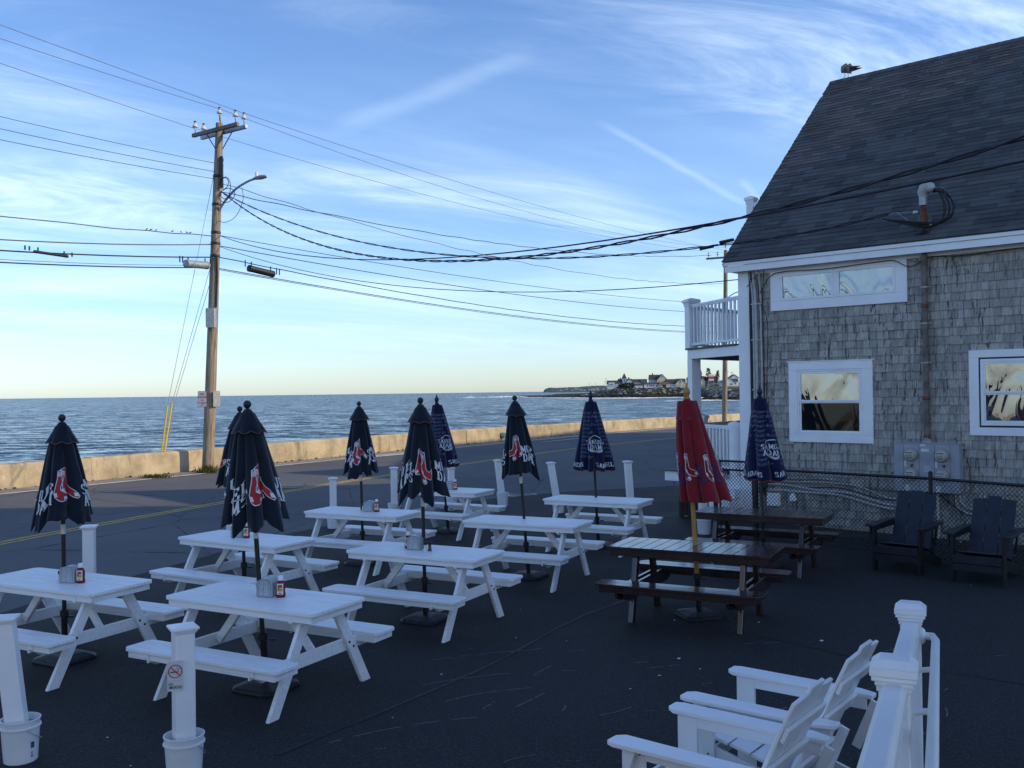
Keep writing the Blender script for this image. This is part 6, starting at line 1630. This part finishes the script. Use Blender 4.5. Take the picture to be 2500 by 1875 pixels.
for x, y, h, yaw, lean, lab in BP: bp = bucket_post(x, y, h, yaw, lean, lab)
# prints on the nearest bucket
b0 = [o for o in bpy.data.objects if o.get('label') == BP[0][5]][0]; bk = [c for c in b0.children if c.name.startswith('bucket')][0]
def on_bucket(th, z0, z1, wth, mat, name, par):
    V = []; F = []
    for k in range(5):
        a = th + wth * (k / 4 - .5)
        for z in (z0, z1): r_ = .104 + (z - .006) / .219 * .014 + .0012; V.append((r_ * math.cos(a), r_ * math.sin(a), z))
    for k in range(4): F.append((2 * k, 2 * k + 2, 2 * k + 3, 2 * k + 1))
    mb = MB(); mb.add(V, F); return mb.build(name, mat, par)
th = R(-38); on_bucket(th, .10, .14, .22, SIGNK, 'printed_picture', bk); on_bucket(th - .04, .105, .13, .06, SCRIPTP, 'printed_picture', bk)
for k in range(9): on_bucket(th - .08 + .035 * (k % 5), .04 + .022 * (k // 5), .055 + .022 * (k // 5), .02, SIGNK, 'printed_text', bk)
# the no smoking sign on the second post
ns = thing('no_smoking_sign', 'white no smoking sign with red circle fixed on the white post', 'sign', (-2.145, 5.90, .70), .35, None)
ns.location = (-2.118, 5.925, .69); MB().prism(rrect(.094, .185, .008), (0, 0, 0), (1, 0, 0), (0, 0, 1), (0, 1, 0), .003).build('plate', SIGNW, ns)
MB().bx(-.046, .046, -.0008, -.0003, -.030, -.029).build('divider', STEELG, ns)
def circ(r_, n=32, c=(0, 0)): return [(c[0] + r_ * math.cos(2 * PI * k / n), c[1] + r_ * math.sin(2 * PI * k / n)) for k in range(n)]
cc = (0, .028)
g_ = ring_mb(MB(), circ(.042, 32, cc), circ(.036, 32, cc), 0, o=(0, -.0016, 0)); g_.build('red_ring', SIGNR, ns)
MB().beam((-.028, -.0018, .028 + .028), (.028, -.0018, .028 - .028), .0062, .0006, side=(1, 0, 1)).build('red_slash', SIGNR, ns)
MB().bx(-.030, .012, -.0014, -.0008, .021, .027).bx(.014, .018, -.0014, -.0008, .021, .027).bx(.020, .023, -.0014, -.0008, .021, .027).build('cigarette', SIGNK, ns)
MB().tube([(.014 + .004 * math.sin(k * .9), -.0014, .030 + k * .0045) for k in range(7)], .0012, 4).tube([(.021 - .006 * math.cos(k * .8), -.0014, .032 + k * .004) for k in range(6)], .0011, 4).build('smoke', SIGNK, ns)
for k, (tx, z) in enumerate((('NO', -.050), ('SMOKING', -.071))):
    me = text_mesh(tx, .0265, 'lettering', SIGNK, offset=.0003, align='LEFT'); obj('lettering', me, ns, Matrix.Translation((-.040, -.0014, z)) @ XUP @ Matrix.Diagonal((.66, 1, 1, 1)))

# ------------------------------------------------------------------ adirondack chairs
def adirondack(board, frame, label, loc, ang, group):
    """local x forward (seat front), y across"""
    t = thing('adirondack_chair', label, 'chair', loc, ang, group)
    W2 = .29
    bk_dir = Vector((-.42, 0, .91)).normalized(); b0_ = Vector((-.10, 0, .235))
    for k in (-1, 0, 1):
        yc = k * .172; hh = .835 if k == 0 else .80
        P_ = [(-.082, 0), (.082, 0), (.082, hh - (.012 if k > 0 else 0)), (-.082, hh - (.012 if k < 0 else 0))]
        MB().prism(P_, b0_ + Vector((0, yc, 0)), (0, 1, 0), bk_dir, bk_dir.cross(Vector((0, 1, 0))), .020).build('back_slat', board, t, bevel=.004)
    nb = bk_dir.cross(Vector((0, 1, 0)))
    for hgt, ww in ((.62, .50), (.40, .50), (.08, .54)):
        c_ = b0_ + bk_dir * hgt - nb * .014 * (1 if nb.x < 0 else -1)
        c_ = b0_ + bk_dir * hgt + (nb * .033 if nb.x < 0 else -nb * .013)
        MB().beam(c_ + Vector((0, -ww / 2, 0)), c_ + Vector((0, ww / 2, 0)), .075, .022, side=bk_dir).build('back_brace', frame, t, bevel=.003)
    for k in range(4):
        x = -.07 + k * .132; z = .262 + k * .034 + (.0 if k < 3 else -.004)
        MB().beam(Vector((x, -.262, z)), Vector((x, .262, z)), .122, .020, side=Vector((1, 0, .26))).build('seat_slat', board, t, bevel=.004)
    for sg in (-1, 1):
        MB().prism([(.46, .345), (.46, .235), (.38, .19), (-.42, .0), (-.53, .0), (-.50, .09), (-.08, .215)], (0, sg * .264 - .0125, 0), (1, 0, 0), (0, 0, 1), (0, 1, 0), .025).build('side_rail', frame, t, bevel=.003)
        MB().bx(.335, .455, sg * .290 - .0125, sg * .290 + .0125, .0, .585).build('front_leg', frame, t, bevel=.003)
        MB().prism([(-.40, -.045), (.47, -.068), (.515, -.03), (.515, .055), (.47, .075), (-.30, .065), (-.40, .03)], (0, sg * .315, .587), (1, 0, 0), (0, sg, 0), (0, 0, 1), .026).build('arm', board, t, bevel=.004)
        MB().bx(-.36, .335, sg * .29 - .011, sg * .29 + .011, .520, .586).build('arm_rail', frame, t, bevel=.003)
        MB().prism([(.44, .584), (.44, .42), (.42, .42), (.36, .584)], (0, sg * .325, 0), (1, 0, 0), (0, 0, 1), (0, sg, 0), .02).build('arm_bracket', frame, t)
        MB().beam((-.305, sg * .262, .30), (-.42, sg * .262, .585), .05, .022, side=(1, 0, 0)).build('rear_support', frame, t)
        bb = MB()
        for bx_, bz_ in ((.36, .55), (.43, .53), (.37, .28), (.43, .25)): bb.lathe([(.006, 0), (.006, .003)], (bx_, sg * .3025, bz_), 6, Matrix.Rotation(-sg * R(90), 3, 'X'))
        bb.build('bolts', BOLT, t)
    MB().bx(.462, .484, -.275, .275, .245, .345).build('front_apron', board, t, bevel=.003)
    MB().bx(.440, .461, -.277, .277, .15, .235).build('front_stretcher', board, t, bevel=.003)
    return t
adirondack(VINYL, VINYL, 'white adirondack chair farther from the camera, beside the ramp railing', (1.60, 5.60, TZ), R(142), 'white adirondack chairs by the ramp')
adirondack(VINYL, VINYL, 'white adirondack chair nearest the camera, cut by the bottom edge', (1.10, 4.90, TZ), R(142), 'white adirondack chairs by the ramp')
adirondack(NAVYB, NAVYL, 'dark navy adirondack chair left of its twin, in front of the meter bank', (5.24, 12.68, TZ), R(-130), 'dark adirondack chairs at the fence')
adirondack(NAVYB, NAVYL, 'dark navy adirondack chair at the right edge of the picture', (5.92, 11.92, TZ), R(-130), 'dark adirondack chairs at the fence')

# ------------------------------------------------------------------ ramp and railings at the camera
rp = thing('ramp_railing', 'white vinyl ramp railing with capped posts and round grab rail in the lower right corner', 'railing', (0, 0, 0), 0)
RA, RB = Vector((1.375, 3.46)), Vector((2.185, 5.26)); rdir = (RB - RA).normalized(); ang = math.atan2(rdir.y, rdir.x)
def pc(parent, x, y, z0, z1):
    rt = Matrix.Rotation(ang, 3, 'Z'); w = .105; o_ = MB().box((x, y, (z0 + z1) / 2), (w, w, z1 - z0), rt).build('post', VINYL, parent, bevel=.006); c_ = MB()
    for ww, a, b in ((.118, -.075, -.055), (.128, -.054, -.036), (.150, -.035, -.018), (.162, -.017, .012)): c_.box((x, y, z1 + (a + b) / 2), (ww, ww, b - a), rt)
    h0, h1 = .079, .050; V = [rt @ Vector((i * h0, j * h0, 0)) + Vector((x, y, z1 + .0125)) for i, j in ((-1, -1), (1, -1), (1, 1), (-1, 1))] + [rt @ Vector((i * h1, j * h1, 0)) + Vector((x, y, z1 + .040)) for i, j in ((-1, -1), (1, -1), (1, 1), (-1, 1))]
    c_.add(V, [(3, 2, 1, 0), (4, 5, 6, 7), (0, 1, 5, 4), (1, 2, 6, 5), (2, 3, 7, 6), (3, 0, 4, 7)]); c_.build('post_cap', VINYL, o_, bevel=.003); return o_
pc(rp, RA.x, RA.y, -.0, 1.41); pc(rp, RB.x, RB.y, 0.0, 1.20)
def toprail(a, b, za, zb):
    side = Vector((0, 0, 1)); A_, B_ = Vector((a.x, a.y, za)), Vector((b.x, b.y, zb)); d = (B_ - A_).normalized(); n = Vector((d.y, -d.x, 0)).normalized(); u = n.cross(d)
    if u.z < 0: u = -u
    prof = [(-.044, -.05), (-.044, .010), (-.028, .030), (.028, .030), (.044, .010), (.044, -.05)]
    V = [A_ + n * x + u * z for x, z in prof] + [B_ + n * x + u * z for x, z in prof]; k = len(prof)
    mb = MB(); mb.add(V, [tuple(range(k))[::-1], tuple(range(k, 2 * k))] + [(i, (i + 1) % k, (i + 1) % k + k, i + k) for i in range(k)]); return mb.build('top_rail', VINYL, rp, bevel=.003)
def span(a, b, za, zb, n):
    toprail(a, b, za, zb)
    MB().beam((a.x, a.y, za - .80), (b.x, b.y, zb - .80), .06, .045).build('bottom_rail', VINYL, rp)
    for i in range(n):
        t = (i + .5) / n; p = a.lerp(b, t); z = za + (zb - za) * t; MB().box((p.x, p.y, z - .415), (.035, .035, .70), Matrix.Rotation(ang, 3, 'Z')).build('baluster', VINYL, rp)
a_ = RA + rdir * .054; b_ = RB - rdir * .054; span(a_, b_, 1.315, 1.115, 14)
N0 = RA - rdir * 2.3; span(N0, RA - rdir * .054, 1.565, 1.335, 18); pc(rp, N0.x, N0.y, .2, 1.66)
nrm = Vector((rdir.y, -rdir.x)); G0 = RB + nrm * .125 - rdir * .05; G1 = N0 + nrm * .125
g3 = lambda p, z: Vector((p.x, p.y, z))
gr_ = MB().tube([g3(RB + nrm * .05, 1.06), g3(RB + nrm * .11 - rdir * .0, 1.06), g3(G0 + nrm * .0 - rdir * .02, 1.055), g3(G0 - rdir * .3, 1.085), g3(G1, 1.34)], .021, 14).build('grab_rail', VINYL, rp, smooth=True, angle=50)
MB().lathe([(.045, 0), (.045, .008), (.03, .02)], g3(RB + nrm * .053, 1.06), 16, Vector((nrm.x, nrm.y, 0)).to_track_quat('Z', 'Y').to_matrix()).build('wall_flange', VINYL, gr_, smooth=True)
for t in (.42, .85):
    p = RB.lerp(RA, t * .95) ; z = 1.075 + (1.34 - 1.075) * (t * .47)
    MB().tube([g3(p + nrm * .03, z - .09), g3(p + nrm * .05, z - .045), g3(p + nrm * .125, z - .03)], .013, 8).build('bracket', VINYL, gr_, smooth=True)
# ramp deck
rd = thing('access_ramp', 'grey weathered plank ramp beside the white railing', 'ramp', (0, 0, 0), 0); k = 0; L = 0.0
E0 = RB + rdir * .10
while L < 6.4:
    p = E0 - rdir * L; z = .27 + L * .105; q = p + nrm * .70
    MB().beam((p.x + nrm.x * .02, p.y + nrm.y * .02, z), (p.x + nrm.x * 1.35, p.y + nrm.y * 1.35, z), .135, .032, side=Vector((rdir.x, rdir.y, -.105))).build('plank', DECKW, rd, bevel=.003)
    L += .142
for off in (.05, 1.32):
    a = E0 + nrm * off; b = E0 - rdir * 6.4 + nrm * off; MB().beam((a.x, a.y, .13), (b.x, b.y, .80), .22, .04, side=(0, 0, 1)).build('stringer', DECKW, rd)
MB().beam((E0.x, E0.y, .13), (E0.x + nrm.x * 1.35, E0.y + nrm.y * 1.35, .13), .22, .03).build('end_board', DECKW, rd)
# porch roof corner overhead
pf = thing('porch_roof', 'corner of a grey porch roof overhead at the top right', 'roof', (0, 0, 0), 0)
e0, ed = Vector((1.335, 2.5)), Vector((.885, .466)).normalized(); en = Vector((ed.y, -ed.x))
P_ = [e0 - ed * 1.6, e0 + ed * 3, e0 + ed * 3 + en * 1.6, e0 - ed * 1.6 + en * 1.6]
MB().prism([tuple(p) for p in P_], (0, 0, 3.60), (1, 0, 0), (0, 1, 0), (0, 0, 1), .12).build('soffit', WALLG, pf)
a, b = P_[0] - en * .015, P_[1] - en * .015; MB().beam((a.x, a.y, 3.62), (b.x, b.y, 3.62), .20, .025).build('fascia', WALLG, pf)
a, b = P_[0] - en * .06, P_[1] - en * .06; MB().beam((a.x, a.y, 3.55), (b.x, b.y, 3.55), .05, .06).build('gutter', STEELG, pf)
for p in (P_[1] + en * .3 - ed * .4, P_[2] - en * .4 - ed * .4): MB().box((p.x, p.y, 1.8), (.14, .14, 3.59)).build('post', TRIM, pf)

# ------------------------------------------------------------------ chain link fence and gate
def chain(a, b, z0, z1, d=.062, r_=.0030):
    """woven diamond mesh as crossing wires with knuckles along the top"""
    a, b = Vector(a), Vector(b); L = (b - a).length; dr = (b - a) / L; nn = Vector((dr.y, -dr.x)); H_ = z1 - z0; mb = MB()
    def seg(p, q):
        mb.beam(p, q, r_ * 1.9, r_ * 1.9, side=Vector((nn.x, nn.y, 0)))
    n = int(L / d) + int(H_ / d) + 2
    for i in range(-int(H_ / d) - 1, int(L / d) + 1):
        for sg in (1, -1):
            s0 = i * d if sg > 0 else i * d + H_; s1 = i * d + H_ if sg > 0 else i * d
            t0, t1 = 0.0, 1.0
            ds = s1 - s0
            for lim, cond in ((0, 'lo'), (L, 'hi')):
                if ds != 0:
                    tt = (lim - s0) / ds
                    if (cond == 'lo') == (ds > 0): t0 = max(t0, tt)
                    else: t1 = min(t1, tt)
            if t1 - t0 < .01: continue
            off = nn * (.002 * sg)
            P_ = lambda t: Vector((a.x + dr.x * (s0 + ds * t) + off.x, a.y + dr.y * (s0 + ds * t) + off.y, z0 + H_ * t))
            seg(P_(t0), P_(t1))
    k = 0
    while k * d < L:
        p = a + dr * (k * d + .0); q = Vector((p.x, p.y, z1)); mb.add([q + Vector((dr.x, dr.y, 0)) * -.008, q + Vector((dr.x, dr.y, 0)) * .008, q + Vector((0, 0, .024)), q + Vector((nn.x, nn.y, 0)) * .004 + Vector((0, 0, .02))], [(0, 1, 2), (0, 3, 1), (0, 2, 3), (1, 3, 2)]); k += 1
    return mb
fe = thing('chain_link_fence', 'black chain link fence running in front of the shingled wall', 'fence', (0, 0, 0), 0)
FA, FB, FC = Vector((3.87, 15.2)), Vector((5.79, 13.2)), Vector((7.35, 10.85))
FT, FBt = 1.15, .04
for a, b in ((FA, FB), (FB, FC)):
    MB().tube([(a.x, a.y, FT), (b.x, b.y, FT)], .021, 10).build('top_rail', BLACK, fe, smooth=True)
    o = chain((a.x, a.y), (b.x, b.y), FBt, FT).build('mesh_wire', BLACK, fe); o['kind'] = 'stuff'
    MB().tube([(a.x, a.y, FBt + .02), (b.x, b.y, FBt + .02)], .003, 5).build('tension_wire', BLACK, fe)
for p, r_, h in ((FA, .042, 1.24), (FB, .028, 1.22), (FC, .028, 1.2)):
    o = MB().tube([(p.x, p.y, 0), (p.x, p.y, h)], r_, 14).build('fence_post', BLACK, fe, smooth=True); MB().lathe([(r_ + .004, h), (r_ + .004, h + .015), (r_ * .5, h + .035)], (p.x, p.y, 0), 12).build('post_cap', BLACKP, o)
gt = thing('fence_gate', 'black chain link gate leaf between the porch and the fence corner', 'gate', (0, 0, 0), 0)
GA, GB = Vector((3.38, 15.55)), Vector((3.84, 15.08))
for a, b, z_ in ((GA, GB, 1.26), (GA, GB, 1.12), (GA, GB, .10)): MB().tube([(a.x, a.y, z_), (b.x, b.y, z_)], .017, 8).build('gate_rail', BLACK, gt)
for p in (GA, GB): MB().tube([(p.x, p.y, .08), (p.x, p.y, 1.27)], .017, 8).build('gate_stile', BLACK, gt)
o = chain((GA.x, GA.y), (GB.x, GB.y), .09, 1.27).build('mesh_wire', BLACK, gt); o['kind'] = 'stuff'
gp = thing('gate_post', 'black round steel gate post with a domed cap left of the gate', 'post', (3.32, 15.62, 0), 0)
MB().tube([(0, 0, 0), (0, 0, 1.30)], .038, 14).build('tube', BLACK, gp, smooth=True); MB().lathe([(.045, 1.30), (.045, 1.32), (.02, 1.35)], (0, 0, 0), 14).build('cap', BLACKP, gp, smooth=True)
for z_ in (.3, 1.15): MB().bx(.02, .09, -.06, -.02, z_, z_ + .03).build('hinge', BLACKP, gp)
# bare soil strip at the foot of the wall, litter
ds = [tuple(bw(s_, y_)[:2]) for s_, y_ in ((.0, -.02), (6.5, -.02), (6.5, -.75), (4, -.6), (2.2, -.9), (1, -.6), (0, -.7))]
struct(sheet('soil_strip', ds, .02, DIRT))
lt = random.Random(9)
lit = MB()
for i in range(75):
    x = lt.uniform(-3.5, 7.5); y = lt.uniform(4.2, 15); r_ = lt.uniform(.003, .011) if lt.random() < .93 else lt.uniform(.012, .02); lit.blob((x, y, TZ + r_ * .3), (r_ * lt.uniform(1, 2.4), r_, r_ * .4), rg=lt)
tag(lit.build('litter_crumbs', WHITEP), 'pale crumbs and bits of paper scattered on the dark lot', None, kind='stuff')
scr = MB()
ARC = [(-.95, 7.75, 38, 1.55, -.35), (-.55, 7.45, 42, .75, -.3), (-.75, 8.6, 30, .9, -.2), (-1.3, 6.6, 40, 1.3, -.3), (.15, 8.1, 60, .35, 0), (.0, 7.3, 55, .4, 0)]
for i in range(60):
    x, y = lt.uniform(-1.6, 4.5), lt.uniform(4.6, 9.2); a = R(lt.uniform(5, 65)); l = lt.uniform(.06, .45); n = 6; c = lt.uniform(-.3, .3); pts = []
    if i < len(ARC): x, y, a, l, c = ARC[i]; a = R(a); n = 14
    for k in range(n + 1): u = k / n; pts.append((x + math.cos(a + c * u) * l * u, y + math.sin(a + c * u) * l * u))
    w = lt.uniform(.002, .006) if i >= len(ARC) else .0055
    for (p, q) in zip(pts, pts[1:]):
        if lt.random() < .25: continue
        d = (Vector(q) - Vector(p)).normalized(); n_ = Vector((-d.y, d.x)) * w; scr.add([(p[0] - n_.x, p[1] - n_.y, TZ + .003), (q[0] - n_.x, q[1] - n_.y, TZ + .003), (q[0] + n_.x, q[1] + n_.y, TZ + .003), (p[0] + n_.x, p[1] + n_.y, TZ + .003)], [(0, 1, 2, 3)])
SCUF = simple('chalky_scuff', (0.13, 0.135, 0.14), 0.9, 0.3, 9.0, src='Object')
o = scr.build('scuff_marks', SCUF); tag(o, 'chalky curved scuff marks on the dark asphalt', None, kind='stuff')
